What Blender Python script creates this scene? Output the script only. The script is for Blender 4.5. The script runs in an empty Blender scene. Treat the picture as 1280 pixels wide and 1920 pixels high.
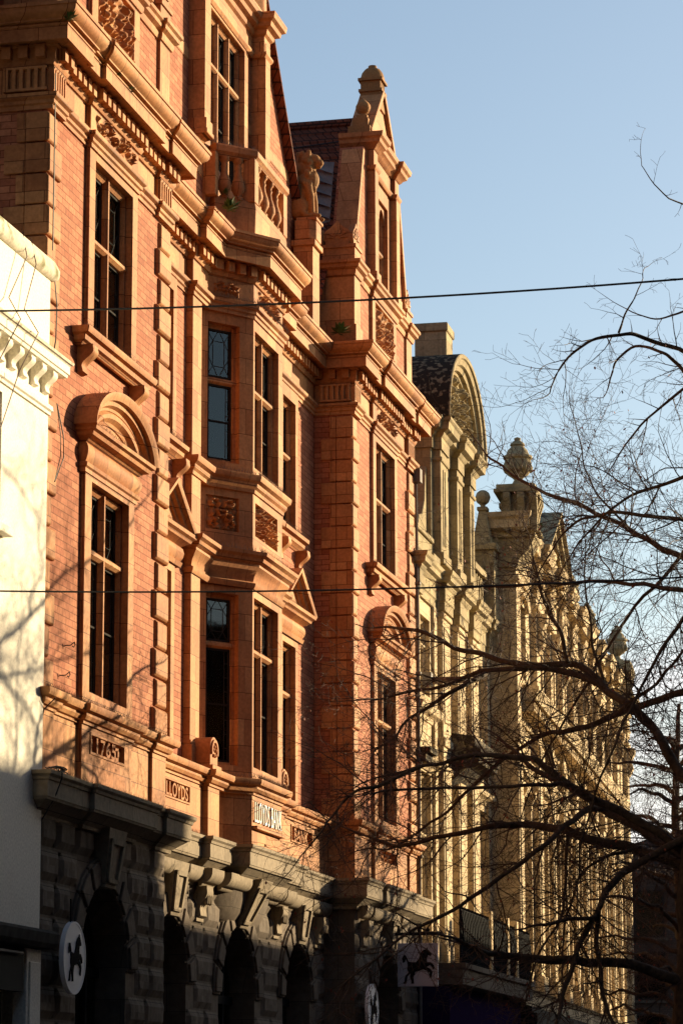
import bpy, bmesh, math, random
from mathutils import Vector, Matrix, noise
rnd = random.Random(7)
R = math.radians
S = bpy.context.scene
COL = S.collection

# ------------------------------------------------------------------ camera
cam_d = bpy.data.cameras.new('camera')
cam = bpy.data.objects.new('camera', cam_d)
COL.objects.link(cam)
cam.matrix_world = Matrix(((0.974500, 0.046557, 0.219505, 13.0),
                           (0.224375, -0.191444, -0.955513, 0.0),
                           (-0.002463, 0.980399, -0.197008, 1.6),
                           (0, 0, 0, 1)))
cam_d.sensor_fit = 'VERTICAL'
cam_d.sensor_height = 36.0
cam_d.lens = 105.0
cam_d.clip_end = 3000
S.camera = cam

# ------------------------------------------------------------------ light
SUN = Vector((1.0, 1.30, 0.375)).normalized()
sun_d = bpy.data.lights.new('sun', 'SUN')
sun_d.energy = 5.0
sun_d.angle = R(0.53)
sun_d.color = (1.0, 0.78, 0.48)
sun = bpy.data.objects.new('sun', sun_d)
COL.objects.link(sun)
sun.rotation_euler = SUN.to_track_quat('Z', 'Y').to_euler()
W = bpy.data.worlds.new('World')
S.world = W
W.use_nodes = True
nt = W.node_tree
bg = nt.nodes['Background']
sky = nt.nodes.new('ShaderNodeTexSky')
sky.sky_type = 'NISHITA'
sky.sun_disc = False
sky.sun_elevation = math.asin(SUN.z)
sky.sun_rotation = math.atan2(SUN.x, SUN.y)
sky.air_density = 1.0
sky.dust_density = 1.1
sky.ozone_density = 1.2
bg.inputs['Strength'].default_value = 0.075
# thin bank of pale cloud low in the sky (by direction, it belongs to the sky itself)
tc = nt.nodes.new('ShaderNodeTexCoord')
mp = nt.nodes.new('ShaderNodeMapping')
mp.inputs['Scale'].default_value = (3.2, 3.2, 14.0)
nz = nt.nodes.new('ShaderNodeTexNoise')
nz.inputs['Scale'].default_value = 1.6
nz.inputs['Detail'].default_value = 7
sep = nt.nodes.new('ShaderNodeSeparateXYZ')
mr = nt.nodes.new('ShaderNodeMapRange')
mr.inputs[1].default_value = 0.125; mr.inputs[2].default_value = 0.175
mr.inputs[3].default_value = 1.0; mr.inputs[4].default_value = 0.0
cr = nt.nodes.new('ShaderNodeMapRange')
cr.inputs[1].default_value = 0.40; cr.inputs[2].default_value = 0.62
mul = nt.nodes.new('ShaderNodeMath'); mul.operation = 'MULTIPLY'
mix = nt.nodes.new('ShaderNodeMix'); mix.data_type = 'RGBA'
mix.inputs['B'].default_value = (8.6, 8.0, 8.0, 1)
L = nt.links.new
L(tc.outputs['Generated'], mp.inputs['Vector']); L(mp.outputs['Vector'], nz.inputs['Vector'])
L(tc.outputs['Generated'], sep.inputs[0]); L(sep.outputs['Z'], mr.inputs[0])
L(nz.outputs['Fac'], cr.inputs[0]); L(cr.outputs[0], mul.inputs[0]); L(mr.outputs[0], mul.inputs[1])
L(mul.outputs[0], mix.inputs['Factor']); L(sky.outputs[0], mix.inputs['A'])
L(mix.outputs['Result'], bg.inputs['Color'])

S.view_settings.view_transform = 'Standard'
S.view_settings.look = 'None'
S.view_settings.gamma = 1.0
S.view_settings.exposure = 1.22

# ------------------------------------------------------------------ materials
def new_mat(name):
    m = bpy.data.materials.new(name); m.use_nodes = True
    return m, m.node_tree, m.node_tree.nodes['Principled BSDF']

def N(t, kind, **kw):
    n = t.nodes.new('ShaderNode' + kind)
    for k, v in kw.items(): setattr(n, k, v)
    return n

def mixc(t, mode, fac, a, b):
    n = N(t, 'Mix', data_type='RGBA', blend_type=mode)
    for sock, v in (('Factor', fac), ('A', a), ('B', b)):
        if isinstance(v, bpy.types.NodeSocket): t.links.new(v, n.inputs[sock])
        else: n.inputs[sock].default_value = v
    return n.outputs['Result']

def c4(c): return (c[0], c[1], c[2], 1)

def wall_vec(t):
    """facade coordinates: along = x + y, up = z"""
    g = N(t, 'NewGeometry'); s = N(t, 'SeparateXYZ'); t.links.new(g.outputs['Position'], s.inputs[0])
    a = N(t, 'Math', operation='ADD'); t.links.new(s.outputs['X'], a.inputs[0]); t.links.new(s.outputs['Y'], a.inputs[1])
    c = N(t, 'CombineXYZ'); t.links.new(a.outputs[0], c.inputs[0]); t.links.new(s.outputs['Z'], c.inputs[1])
    return c.outputs[0], g.outputs['Position']

def masonry(name, c1, c2, mortar, bw, bh, ms, rough=0.75, stain=(0.10, 0.07, 0.05), stain_amt=0.35, bump=0.25,
            grain=18.0, moss=None, joint=0.0, bias=0.0, spec=0.1, mscale=2.6, soot=0.0):
    m, t, b = new_mat(name)
    v, pos = wall_vec(t)
    br = N(t, 'TexBrick')
    br.inputs['Scale'].default_value = 1.0
    br.inputs['Brick Width'].default_value = bw; br.inputs['Row Height'].default_value = bh
    br.inputs['Mortar Size'].default_value = ms; br.inputs['Mortar Smooth'].default_value = 0.15
    br.inputs['Bias'].default_value = bias
    br.inputs['Color1'].default_value = c4(c1); br.inputs['Color2'].default_value = c4(c2)
    br.inputs['Mortar'].default_value = c4(mortar)
    t.links.new(v, br.inputs['Vector'])
    n1 = N(t, 'TexNoise'); n1.inputs['Scale'].default_value = 1.1; n1.inputs['Detail'].default_value = 6
    n1.inputs['Roughness'].default_value = 0.65
    t.links.new(pos, n1.inputs['Vector'])
    n2 = N(t, 'TexNoise'); n2.inputs['Scale'].default_value = grain; n2.inputs['Detail'].default_value = 5
    t.links.new(pos, n2.inputs['Vector'])
    # streaks: noise stretched down the wall
    mpn = N(t, 'Mapping'); mpn.inputs['Scale'].default_value = (3.2, 3.2, 0.35); t.links.new(pos, mpn.inputs['Vector'])
    n3 = N(t, 'TexNoise'); n3.inputs['Scale'].default_value = 1.5; n3.inputs['Detail'].default_value = 4
    t.links.new(mpn.outputs[0], n3.inputs['Vector'])
    r2 = N(t, 'MapRange'); r2.inputs[1].default_value = 0.3; r2.inputs[2].default_value = 0.7
    r2.inputs[3].default_value = 0.82; r2.inputs[4].default_value = 1.16
    t.links.new(n2.outputs['Fac'], r2.inputs[0])
    cc = mixc(t, 'MULTIPLY', 1.0, br.outputs['Color'], r2.outputs[0])
    r1 = N(t, 'MapRange'); r1.inputs[1].default_value = 0.48; r1.inputs[2].default_value = 0.78
    r1.inputs[3].default_value = 0.0; r1.inputs[4].default_value = stain_amt
    t.links.new(n1.outputs['Fac'], r1.inputs[0])
    cc = mixc(t, 'MIX', r1.outputs[0], cc, c4(stain))
    r3 = N(t, 'MapRange'); r3.inputs[1].default_value = 0.55; r3.inputs[2].default_value = 0.8
    r3.inputs[3].default_value = 0.0; r3.inputs[4].default_value = stain_amt * 0.8
    t.links.new(n3.outputs['Fac'], r3.inputs[0])
    cc = mixc(t, 'MIX', r3.outputs[0], cc, c4(stain))
    n5 = N(t, 'TexNoise'); n5.inputs['Scale'].default_value = 0.45; n5.inputs['Detail'].default_value = 9; n5.inputs['Roughness'].default_value = 0.72
    t.links.new(pos, n5.inputs['Vector'])
    r5 = N(t, 'MapRange'); r5.inputs[1].default_value = 0.50; r5.inputs[2].default_value = 0.72
    r5.inputs[3].default_value = 0.0; r5.inputs[4].default_value = soot
    t.links.new(n5.outputs['Fac'], r5.inputs[0])
    cc = mixc(t, 'MIX', r5.outputs[0], cc, (0.06, 0.042, 0.032, 1))
    if moss:
        nm = N(t, 'TexNoise'); nm.inputs['Scale'].default_value = mscale; nm.inputs['Detail'].default_value = 8
        t.links.new(pos, nm.inputs['Vector'])
        rm = N(t, 'MapRange'); rm.inputs[1].default_value = moss[1]; rm.inputs[2].default_value = moss[1] + 0.08
        rm.inputs[4].default_value = moss[2]
        t.links.new(nm.outputs['Fac'], rm.inputs[0])
        cc = mixc(t, 'MIX', rm.outputs[0], cc, c4(moss[0]))
    t.links.new(cc, b.inputs['Base Color'])
    b.inputs['Roughness'].default_value = rough
    b.inputs['Specular IOR Level'].default_value = spec
    inv = N(t, 'Math', operation='MULTIPLY_ADD')
    t.links.new(br.outputs['Fac'], inv.inputs[0]); inv.inputs[1].default_value = -0.6 - joint
    t.links.new(n2.outputs['Fac'], inv.inputs[2])
    bp = N(t, 'Bump'); bp.inputs['Strength'].default_value = bump; bp.inputs['Distance'].default_value = 0.012
    t.links.new(inv.outputs[0], bp.inputs['Height']); t.links.new(bp.outputs[0], b.inputs['Normal'])
    return m

def plain(name, c, rough=0.6, metallic=0.0, var=0.12, scale=6.0, bump=0.0, dirt=None, spec=0.4):
    m, t, b = new_mat(name)
    g = N(t, 'NewGeometry')
    n = N(t, 'TexNoise'); n.inputs['Scale'].default_value = scale; n.inputs['Detail'].default_value = 6
    t.links.new(g.outputs['Position'], n.inputs['Vector'])
    r = N(t, 'MapRange'); r.inputs[1].default_value = 0.3; r.inputs[2].default_value = 0.7
    r.inputs[3].default_value = 1 - var; r.inputs[4].default_value = 1 + var
    t.links.new(n.outputs['Fac'], r.inputs[0])
    cc = mixc(t, 'MULTIPLY', 1.0, c4(c), r.outputs[0])
    if dirt:
        n2 = N(t, 'TexNoise'); n2.inputs['Scale'].default_value = dirt[1]; n2.inputs['Detail'].default_value = 8
        t.links.new(g.outputs['Position'], n2.inputs['Vector'])
        r2 = N(t, 'MapRange'); r2.inputs[1].default_value = dirt[2]; r2.inputs[2].default_value = dirt[2] + 0.1
        r2.inputs[4].default_value = dirt[3]
        t.links.new(n2.outputs['Fac'], r2.inputs[0])
        cc = mixc(t, 'MIX', r2.outputs[0], cc, c4(dirt[0]))
    t.links.new(cc, b.inputs['Base Color'])
    b.inputs['Roughness'].default_value = rough; b.inputs['Metallic'].default_value = metallic
    b.inputs['Specular IOR Level'].default_value = spec
    if bump:
        bp = N(t, 'Bump'); bp.inputs['Strength'].default_value = bump; bp.inputs['Distance'].default_value = 0.02
        t.links.new(n.outputs['Fac'], bp.inputs['Height']); t.links.new(bp.outputs[0], b.inputs['Normal'])
    return m

M = {}
M['terra'] = masonry('terracotta', (0.55, 0.275, 0.118), (0.38, 0.155, 0.062), (0.13, 0.05, 0.022), 0.62, 0.46, 0.006,
                     rough=0.7, spec=0.08, stain=(0.13, 0.05, 0.025), stain_amt=0.55, bump=0.2, soot=0.5)
M['brick'] = masonry('red_brick', (0.51, 0.215, 0.118), (0.34, 0.12, 0.066), (0.17, 0.06, 0.032), 0.31, 0.105, 0.007,
                     rough=0.8, stain=(0.22, 0.075, 0.04), stain_amt=0.35, spec=0.06, soot=0.3, bump=0.3)
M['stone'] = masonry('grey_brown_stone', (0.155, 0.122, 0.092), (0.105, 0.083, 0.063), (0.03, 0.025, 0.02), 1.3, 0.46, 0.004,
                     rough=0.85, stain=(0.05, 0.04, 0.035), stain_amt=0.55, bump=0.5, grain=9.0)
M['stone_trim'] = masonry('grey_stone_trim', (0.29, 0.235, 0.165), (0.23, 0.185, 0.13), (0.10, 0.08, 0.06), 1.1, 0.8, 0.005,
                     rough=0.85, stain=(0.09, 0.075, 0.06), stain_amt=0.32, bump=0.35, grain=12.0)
M['cream'] = masonry('cream_limestone', (0.63, 0.495, 0.31), (0.51, 0.395, 0.24), (0.30, 0.22, 0.13), 0.9, 0.42, 0.005,
                     rough=0.85, stain=(0.17, 0.115, 0.055), stain_amt=0.6, bump=0.25, spec=0.05, soot=0.35)
M['cream_top'] = masonry('weathered_limestone', (0.42, 0.335, 0.19), (0.31, 0.245, 0.14), (0.18, 0.14, 0.08), 0.9, 0.42, 0.005,
                     rough=0.9, stain=(0.10, 0.085, 0.055), stain_amt=0.7, bump=0.4, moss=((0.025, 0.022, 0.018), 0.60, 0.75))
M['lichen'] = masonry('blackened_limestone', (0.24, 0.195, 0.12), (0.19, 0.155, 0.095), (0.08, 0.065, 0.045), 1.1, 0.5, 0.004,
                     rough=0.95, stain=(0.05, 0.045, 0.035), stain_amt=0.6, bump=0.5, moss=((0.02, 0.016, 0.013), 0.40, 0.93), mscale=7.0)
M['white'] = masonry('white_render', (0.84, 0.80, 0.69), (0.82, 0.78, 0.67), (0.82, 0.78, 0.67), 3.0, 3.0, 0.001,
                     rough=0.8, stain=(0.66, 0.58, 0.45), stain_amt=0.25, bump=0.06, grain=30)
M['white_cap'] = masonry('weathered_coping', (0.70, 0.66, 0.54), (0.66, 0.60, 0.48), (0.4, 0.36, 0.3), 0.9, 3.0, 0.006,
                     rough=0.9, stain=(0.30, 0.26, 0.19), stain_amt=0.7, bump=0.4, moss=((0.16, 0.16, 0.05), 0.60, 0.8))
M['tile'] = masonry('red_roof_tile', (0.21, 0.068, 0.036), (0.13, 0.042, 0.026), (0.03, 0.015, 0.012), 0.17, 0.21, 0.014,
                     rough=0.85, stain=(0.05, 0.03, 0.025), stain_amt=0.6, bump=0.6, joint=0.8)
M['dark'] = plain('dark_interior', (0.012, 0.011, 0.010), rough=0.9)  # near-black, so rooms behind the glass read as unlit
M['black'] = plain('black_paint', (0.012, 0.012, 0.013), rough=0.7, spec=0.08)
M['lead'] = plain('lead_came', (0.05, 0.05, 0.05), rough=0.85, spec=0.05)
M['leadsheet'] = plain('lead_flashing', (0.20, 0.185, 0.175), rough=0.7, var=0.4, scale=3)
M['darklead'] = plain('dark_lead_ledge', (0.045, 0.042, 0.038), rough=0.85, var=0.3, spec=0.05)
M['frame'] = plain('painted_casement', (0.03, 0.026, 0.024), rough=0.8, spec=0.03)
M['curtain'] = plain('curtain_cloth', (0.68, 0.65, 0.62), rough=0.95, var=0.2)
M['spike'] = plain('steel_spike', (0.22, 0.17, 0.13), rough=0.5, metallic=0.3)
M['iron'] = plain('wrought_iron', (0.018, 0.02, 0.023), rough=0.85, var=0.3, spec=0.04)
M['cable'] = plain('cable_rubber', (0.02, 0.02, 0.022), rough=0.6)
M['redcable'] = plain('brown_cable', (0.10, 0.045, 0.03), rough=0.6)
M['signwhite'] = plain('white_enamel', (0.74, 0.74, 0.76), rough=0.35, var=0.04)
M['signmauve'] = plain('grey_mauve_enamel', (0.50, 0.46, 0.49), rough=0.4, var=0.05)
M['signblack'] = plain('black_enamel', (0.010, 0.010, 0.011), rough=0.85, spec=0.02)
M['lettering'] = plain('white_lettering', (0.85, 0.84, 0.80), rough=0.4, var=0.03)
M['leaf'] = plain('weed_leaf', (0.055, 0.095, 0.022), rough=0.7, var=0.4, scale=20)
M['bark'] = plain('tree_bark', (0.058, 0.038, 0.024), rough=0.9, var=0.5, scale=14, bump=0.7, dirt=((0.035, 0.042, 0.018), 3.0, 0.62, 0.5))
M['twig'] = plain('twig_bark', (0.065, 0.036, 0.024), rough=0.8, var=0.3, scale=9)
M['bud'] = plain('dead_leaf', (0.22, 0.05, 0.03), rough=0.8, var=0.4, scale=20)
M['asphalt'] = plain('asphalt', (0.05, 0.05, 0.052), rough=0.9, var=0.25, scale=30, bump=0.3)
M['paving'] = masonry('paving_slabs', (0.26, 0.25, 0.235), (0.22, 0.21, 0.20), (0.09, 0.085, 0.08), 0.6, 0.6, 0.008, stain_amt=0.3)
M['kerb'] = plain('granite_kerb', (0.28, 0.275, 0.27), rough=0.8, var=0.2, scale=20)
M['purple'] = plain('dark_purple_fascia', (0.022, 0.013, 0.045), rough=0.9, var=0.1, spec=0.0)
M['darkbrick'] = masonry('brown_brick', (0.10, 0.065, 0.05), (0.075, 0.05, 0.04), (0.05, 0.04, 0.035), 0.23, 0.075, 0.01)
M['slate'] = masonry('slate_roof', (0.07, 0.072, 0.08), (0.055, 0.056, 0.062), (0.02, 0.02, 0.022), 0.25, 0.2, 0.01)
M['pipe'] = plain('rainwater_pipe', (0.17, 0.15, 0.135), rough=0.7, var=0.2, spec=0.1)
M['lion'] = masonry('carved_terracotta', (0.36, 0.175, 0.065), (0.34, 0.165, 0.06), (0.4, 0.2, 0.09), 3, 3, 0.001, rough=0.8,
                    stain=(0.10, 0.075, 0.04), stain_amt=0.6, bump=0.5, grain=25)

def glass_mat():
    m, t, b = new_mat('window_glass')
    out = t.nodes['Material Output']
    g = N(t, 'NewGeometry'); n = N(t, 'TexNoise'); n.inputs['Scale'].default_value = 2.2
    t.links.new(g.outputs['Position'], n.inputs['Vector'])
    bp = N(t, 'Bump'); bp.inputs['Strength'].default_value = 0.06; bp.inputs['Distance'].default_value = 0.02
    t.links.new(n.outputs['Fac'], bp.inputs['Height'])
    gl = N(t, 'BsdfGlossy'); gl.inputs['Roughness'].default_value = 0.03; gl.inputs['Color'].default_value = (0.9, 0.95, 0.93, 1)
    tr = N(t, 'BsdfTransparent'); tr.inputs['Color'].default_value = (0.62, 0.68, 0.66, 1)
    fr = N(t, 'Fresnel'); fr.inputs['IOR'].default_value = 1.7
    t.links.new(bp.outputs[0], gl.inputs['Normal']); t.links.new(bp.outputs[0], fr.inputs['Normal'])
    mx = N(t, 'MixShader')
    t.links.new(fr.outputs[0], mx.inputs[0]); t.links.new(tr.outputs[0], mx.inputs[1]); t.links.new(gl.outputs[0], mx.inputs[2])
    t.links.new(mx.outputs[0], out.inputs['Surface'])
    return m
M['glass'] = glass_mat()

# ------------------------------------------------------------------ mesh builder
class Frame:
    """s runs along a facade, n out of it, z up"""
    def __init__(s, o, d):
        s.o = Vector((o[0], o[1])); dv = Vector((d[0], d[1])).normalized()
        s.d = dv; s.nn = Vector((dv.y, -dv.x))
    def __call__(f, s, n, z):
        return (f.o.x + s * f.d.x + n * f.nn.x, f.o.y + s * f.d.y + n * f.nn.y, z)
    def sub(f, a, b):
        """frame of a wall from plan point a=(s,n) to b"""
        pa, pb = f(a[0], a[1], 0), f(b[0], b[1], 0)
        return Frame(pa, (pb[0] - pa[0], pb[1] - pa[1]))
FAC = Frame((0, 0), (0, 1))

class MB:
    def __init__(s, F=FAC): s.v = []; s.f = []; s.F = F
    def add(s, pts, faces, raw=False):
        k = len(s.v)
        s.v += [tuple(p) for p in pts] if raw else [s.F(*p) for p in pts]
        s.f += [tuple(i + k for i in f) for f in faces]
    def quad(s, a, b, c, d): s.add((a, b, c, d), ((0, 1, 2, 3),))
    def box(s, s0, s1, n0, n1, z0, z1):
        s.add([(s0, n0, z0), (s1, n0, z0), (s1, n1, z0), (s0, n1, z0), (s0, n0, z1), (s1, n0, z1), (s1, n1, z1), (s0, n1, z1)],
              ((0, 3, 2, 1), (4, 5, 6, 7), (0, 1, 5, 4), (1, 2, 6, 5), (2, 3, 7, 6), (3, 0, 4, 7)))
    def cbox(s, s0, s1, n0, n1, z0, z1, c=0.02):
        """box whose front edges are chamfered"""
        p = []
        for z, i in ((z0, c), (z1, -c)):
            pass
        p = [(s0, n0, z0), (s1, n0, z0), (s1, n0, z1), (s0, n0, z1),
             (s0, n1 - c, z0), (s1, n1 - c, z0), (s1, n1 - c, z1), (s0, n1 - c, z1),
             (s0 + c, n1, z0 + c), (s1 - c, n1, z0 + c), (s1 - c, n1, z1 - c), (s0 + c, n1, z1 - c)]
        s.add(p, ((0, 3, 2, 1), (0, 1, 5, 4), (1, 2, 6, 5), (2, 3, 7, 6), (3, 0, 4, 7),
                  (4, 5, 9, 8), (5, 6, 10, 9), (6, 7, 11, 10), (7, 4, 8, 11), (8, 9, 10, 11)))
    def prism_sz(s, poly, n0, n1):
        k = len(poly)
        s.add([(p[0], n0, p[1]) for p in poly] + [(p[0], n1, p[1]) for p in poly],
              [tuple(range(k))[::-1], tuple(range(k, 2 * k))] + [(i, (i + 1) % k, k + (i + 1) % k, k + i) for i in range(k)])
    def prism_nz(s, poly, s0, s1):
        k = len(poly)
        s.add([(s0, p[0], p[1]) for p in poly] + [(s1, p[0], p[1]) for p in poly],
              [tuple(range(k))[::-1], tuple(range(k, 2 * k))] + [(i, (i + 1) % k, k + (i + 1) % k, k + i) for i in range(k)])
    def prism_sn(s, poly, z0, z1):
        k = len(poly)
        s.add([(p[0], p[1], z0) for p in poly] + [(p[0], p[1], z1) for p in poly],
              [tuple(range(k))[::-1], tuple(range(k, 2 * k))] + [(i, (i + 1) % k, k + (i + 1) % k, k + i) for i in range(k)])
    def wall(s, s0, s1, z0, z1, nf, nb, holes=(), sides=True):
        """front sheet at nf with rectangular holes; reveals and borders go back to nb"""
        ss = sorted({s0, s1, *[h[0] for h in holes], *[h[1] for h in holes]})
        zs = sorted({z0, z1, *[h[2] for h in holes], *[h[3] for h in holes]})
        for a, b in zip(ss, ss[1:]):
            for c, d in zip(zs, zs[1:]):
                m_, k_ = (a + b) / 2, (c + d) / 2
                if not (s0 <= m_ <= s1 and z0 <= k_ <= z1): continue
                if any(h[0] < m_ < h[1] and h[2] < k_ < h[3] for h in holes): continue
                s.quad((a, nf, c), (b, nf, c), (b, nf, d), (a, nf, d))
        rects = list(holes) + ([(s0, s1, z0, z1)] if sides else [])
        for a, b, c, d in rects:
            s.quad((a, nf, c), (a, nb, c), (a, nb, d), (a, nf, d)); s.quad((b, nf, c), (b, nf, d), (b, nb, d), (b, nb, c))
            s.quad((a, nf, d), (a, nb, d), (b, nb, d), (b, nf, d)); s.quad((a, nf, c), (b, nf, c), (b, nb, c), (a, nb, c))
    def sweep(s, path, prof, plane='sn', caps=True, closed=False):
        """profile (offset, w) along a 2D path with mitres; plane 'sn': w = z, plane 'sz': w = n"""
        n = len(path); dirs = []
        for i in range(n):
            a = path[i]; b = path[(i + 1) % n]
            d = Vector((b[0] - a[0], b[1] - a[1])); dirs.append(d.normalized() if d.length > 1e-9 else Vector((1, 0)))
        mit = []
        for i in range(n):
            if closed: d0, d1 = dirs[i - 1], dirs[i]
            else:
                d0 = dirs[i - 1] if i > 0 else dirs[0]; d1 = dirs[i] if i < n - 1 else dirs[n - 2]
            n0 = Vector((-d0.y, d0.x)); n1 = Vector((-d1.y, d1.x))
            m_ = n0 + n1
            if m_.length < 1e-6: m_ = n0
            m_.normalize(); m_ /= max(0.3, m_.dot(n1)); mit.append(m_)
        k = len(prof); pts = []
        for i in range(n):
            for o, w in prof:
                q = Vector(path[i]) + mit[i] * o
                pts.append((q.x, q.y, w) if plane == 'sn' else (q.x, w, q.y))
        fs = []
        for i in range(n if closed else n - 1):
            j = (i + 1) % n
            for a in range(k - 1): fs.append((i * k + a, j * k + a, j * k + a + 1, i * k + a + 1))
        if caps and not closed: fs += [tuple(range(k)), tuple(range((n - 1) * k, n * k))[::-1]]
        s.add(pts, fs)
    def lathe(s, c, prof, seg=12, raw=False):
        pts = []; fs = []; k = len(prof)
        for i in range(seg):
            a = 2 * math.pi * i / seg
            for r, z in prof: pts.append((c[0] + r * math.cos(a), c[1] + r * math.sin(a), c[2] + z))
        for i in range(seg):
            j = (i + 1) % seg
            for a in range(k - 1): fs.append((i * k + a, j * k + a, j * k + a + 1, i * k + a + 1))
        fs.append(tuple(i * k for i in range(seg))[::-1]); fs.append(tuple(i * k + k - 1 for i in range(seg)))
        s.add(pts, fs, raw)
    def tube(s, pts, rad, seg=6, raw=True):
        """tube through 3D points; rad is one radius or one per point"""
        P = [Vector(p) if raw else Vector(s.F(*p)) for p in pts]; n = len(P)
        rs = rad if hasattr(rad, '__len__') else [rad] * n
        out = []; up = Vector((0.31, 0.22, 0.93))
        for i in range(n):
            d = (P[min(i + 1, n - 1)] - P[max(i - 1, 0)])
            d = d.normalized() if d.length > 1e-9 else Vector((0, 0, 1))
            a = d.cross(up)
            if a.length < 1e-3: a = d.cross(Vector((1, 0, 0)))
            a.normalize(); b = d.cross(a)
            for j in range(seg):
                t = 2 * math.pi * j / seg
                out.append(P[i] + (a * math.cos(t) + b * math.sin(t)) * rs[i])
        fs = [(i * seg + j, i * seg + (j + 1) % seg, (i + 1) * seg + (j + 1) % seg, (i + 1) * seg + j)
              for i in range(n - 1) for j in range(seg)]
        fs += [tuple(range(seg))[::-1], tuple(range((n - 1) * seg, n * seg))]
        s.add(out, fs, True)
    def split(s, name, mat, parent=None, gap=0.05, **kw):
        """one object per cluster of pieces that touch (bounding boxes within gap)"""
        par = list(range(len(s.v)))
        def find(i):
            while par[i] != i: par[i] = par[par[i]]; i = par[i]
            return i
        for f in s.f:
            for i in f[1:]: par[find(i)] = find(f[0])
        isl = {}
        for i in range(len(s.v)): isl.setdefault(find(i), []).append(i)
        items = [[list(map(min, zip(*[s.v[i] for i in v]))), list(map(max, zip(*[s.v[i] for i in v]))), set(v)] for v in isl.values()]
        go = True
        while go:
            go = False; out = []
            for it in items:
                for o in out:
                    if all(it[0][k] <= o[1][k] + gap and o[0][k] <= it[1][k] + gap for k in range(3)):
                        o[0] = list(map(min, zip(o[0], it[0]))); o[1] = list(map(max, zip(o[1], it[1]))); o[2] |= it[2]; go = True; break
                else: out.append(it)
            items = out
        res = []
        for it in items:
            idx = sorted(it[2]); mp_ = {v: k for k, v in enumerate(idx)}
            b = MB(s.F); b.v = [s.v[i] for i in idx]; b.f = [tuple(mp_[i] for i in f) for f in s.f if f[0] in it[2]]
            res.append(b.build(name, mat, parent, **kw))
        return res
    def build(s, name, mat, parent=None, smooth=False, bevel=0.0, angle=40):
        me = bpy.data.meshes.new(name); me.from_pydata([tuple(p) for p in s.v], [], s.f)
        bm = bmesh.new(); bm.from_mesh(me)
        bmesh.ops.remove_doubles(bm, verts=bm.verts, dist=1e-5)
        bmesh.ops.recalc_face_normals(bm, faces=bm.faces)
        bm.to_mesh(me); bm.free()
        me.materials.append(M[mat] if isinstance(mat, str) else mat)
        if smooth:
            me.polygons.foreach_set('use_smooth', [True] * len(me.polygons))
            me.set_sharp_from_angle(angle=R(angle))
        o = bpy.data.objects.new(name, me); COL.objects.link(o)
        if parent: o.parent = parent; o.matrix_parent_inverse = parent.matrix_world.inverted()
        if bevel:
            md = o.modifiers.new('bevel', 'BEVEL'); md.width = bevel; md.segments = 1; md.limit_method = 'ANGLE'
        return o

def thing(name, loc, label, cat, group=None, kind=None):
    o = bpy.data.objects.new(name, None); o.location = loc; o.empty_display_size = 0.3; COL.objects.link(o)
    bpy.context.view_layer.update()
    return tag(o, label, cat, group, kind)
def tag(o, label=None, cat=None, group=None, kind=None):
    if label: o['label'] = label
    if cat: o['category'] = cat
    if group: o['group'] = group
    if kind: o['kind'] = kind
    return o

def lettering(F, name, parent, text, s0, s1, zb, h, n, mat, depth=0.02, bold=0.01, side=None):
    """raised letters lying on a wall; they fill s0..s1"""
    cu = bpy.data.curves.new(name, 'FONT'); cu.body = text; cu.size = 1.0; cu.offset = bold
    cu.extrude = 0.5; cu.space_character = 1.12
    tmp = bpy.data.objects.new('tmp', cu); COL.objects.link(tmp)
    bpy.context.view_layer.update()
    me = bpy.data.meshes.new_from_object(tmp.evaluated_get(bpy.context.evaluated_depsgraph_get()))
    bpy.data.objects.remove(tmp)
    xs = [v.co.x for v in me.vertices]; ys = [v.co.y for v in me.vertices]
    x0, x1, y0, y1 = min(xs), max(xs), min(ys), max(ys)
    for v in me.vertices:
        s = s0 + (v.co.x - x0) / (x1 - x0) * (s1 - s0)
        z = zb + (v.co.y - y0) / (y1 - y0) * h
        v.co = F(s, n + (v.co.z + 0.5) * depth, z)
    me.name = name; me.materials.clear(); me.materials.append(M[mat])
    if side:
        me.materials.append(M[side]); nn_ = Vector((F.nn.x, F.nn.y, 0)); me.update()
        for p in me.polygons: p.material_index = 0 if abs(p.normal.dot(nn_)) > .6 else 1
    o = bpy.data.objects.new(name, me); COL.objects.link(o)
    if parent: o.parent = parent; o.matrix_parent_inverse = parent.matrix_world.inverted()
    return o

# ------------------------------------------------------------------ facade kit
def arc(cs, cz, rx, rz, a0, a1, k=18):
    return [(cs + rx * math.cos(R(a0 + (a1 - a0) * i / k)), cz + rz * math.sin(R(a0 + (a1 - a0) * i / k))) for i in range(k + 1)]

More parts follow.
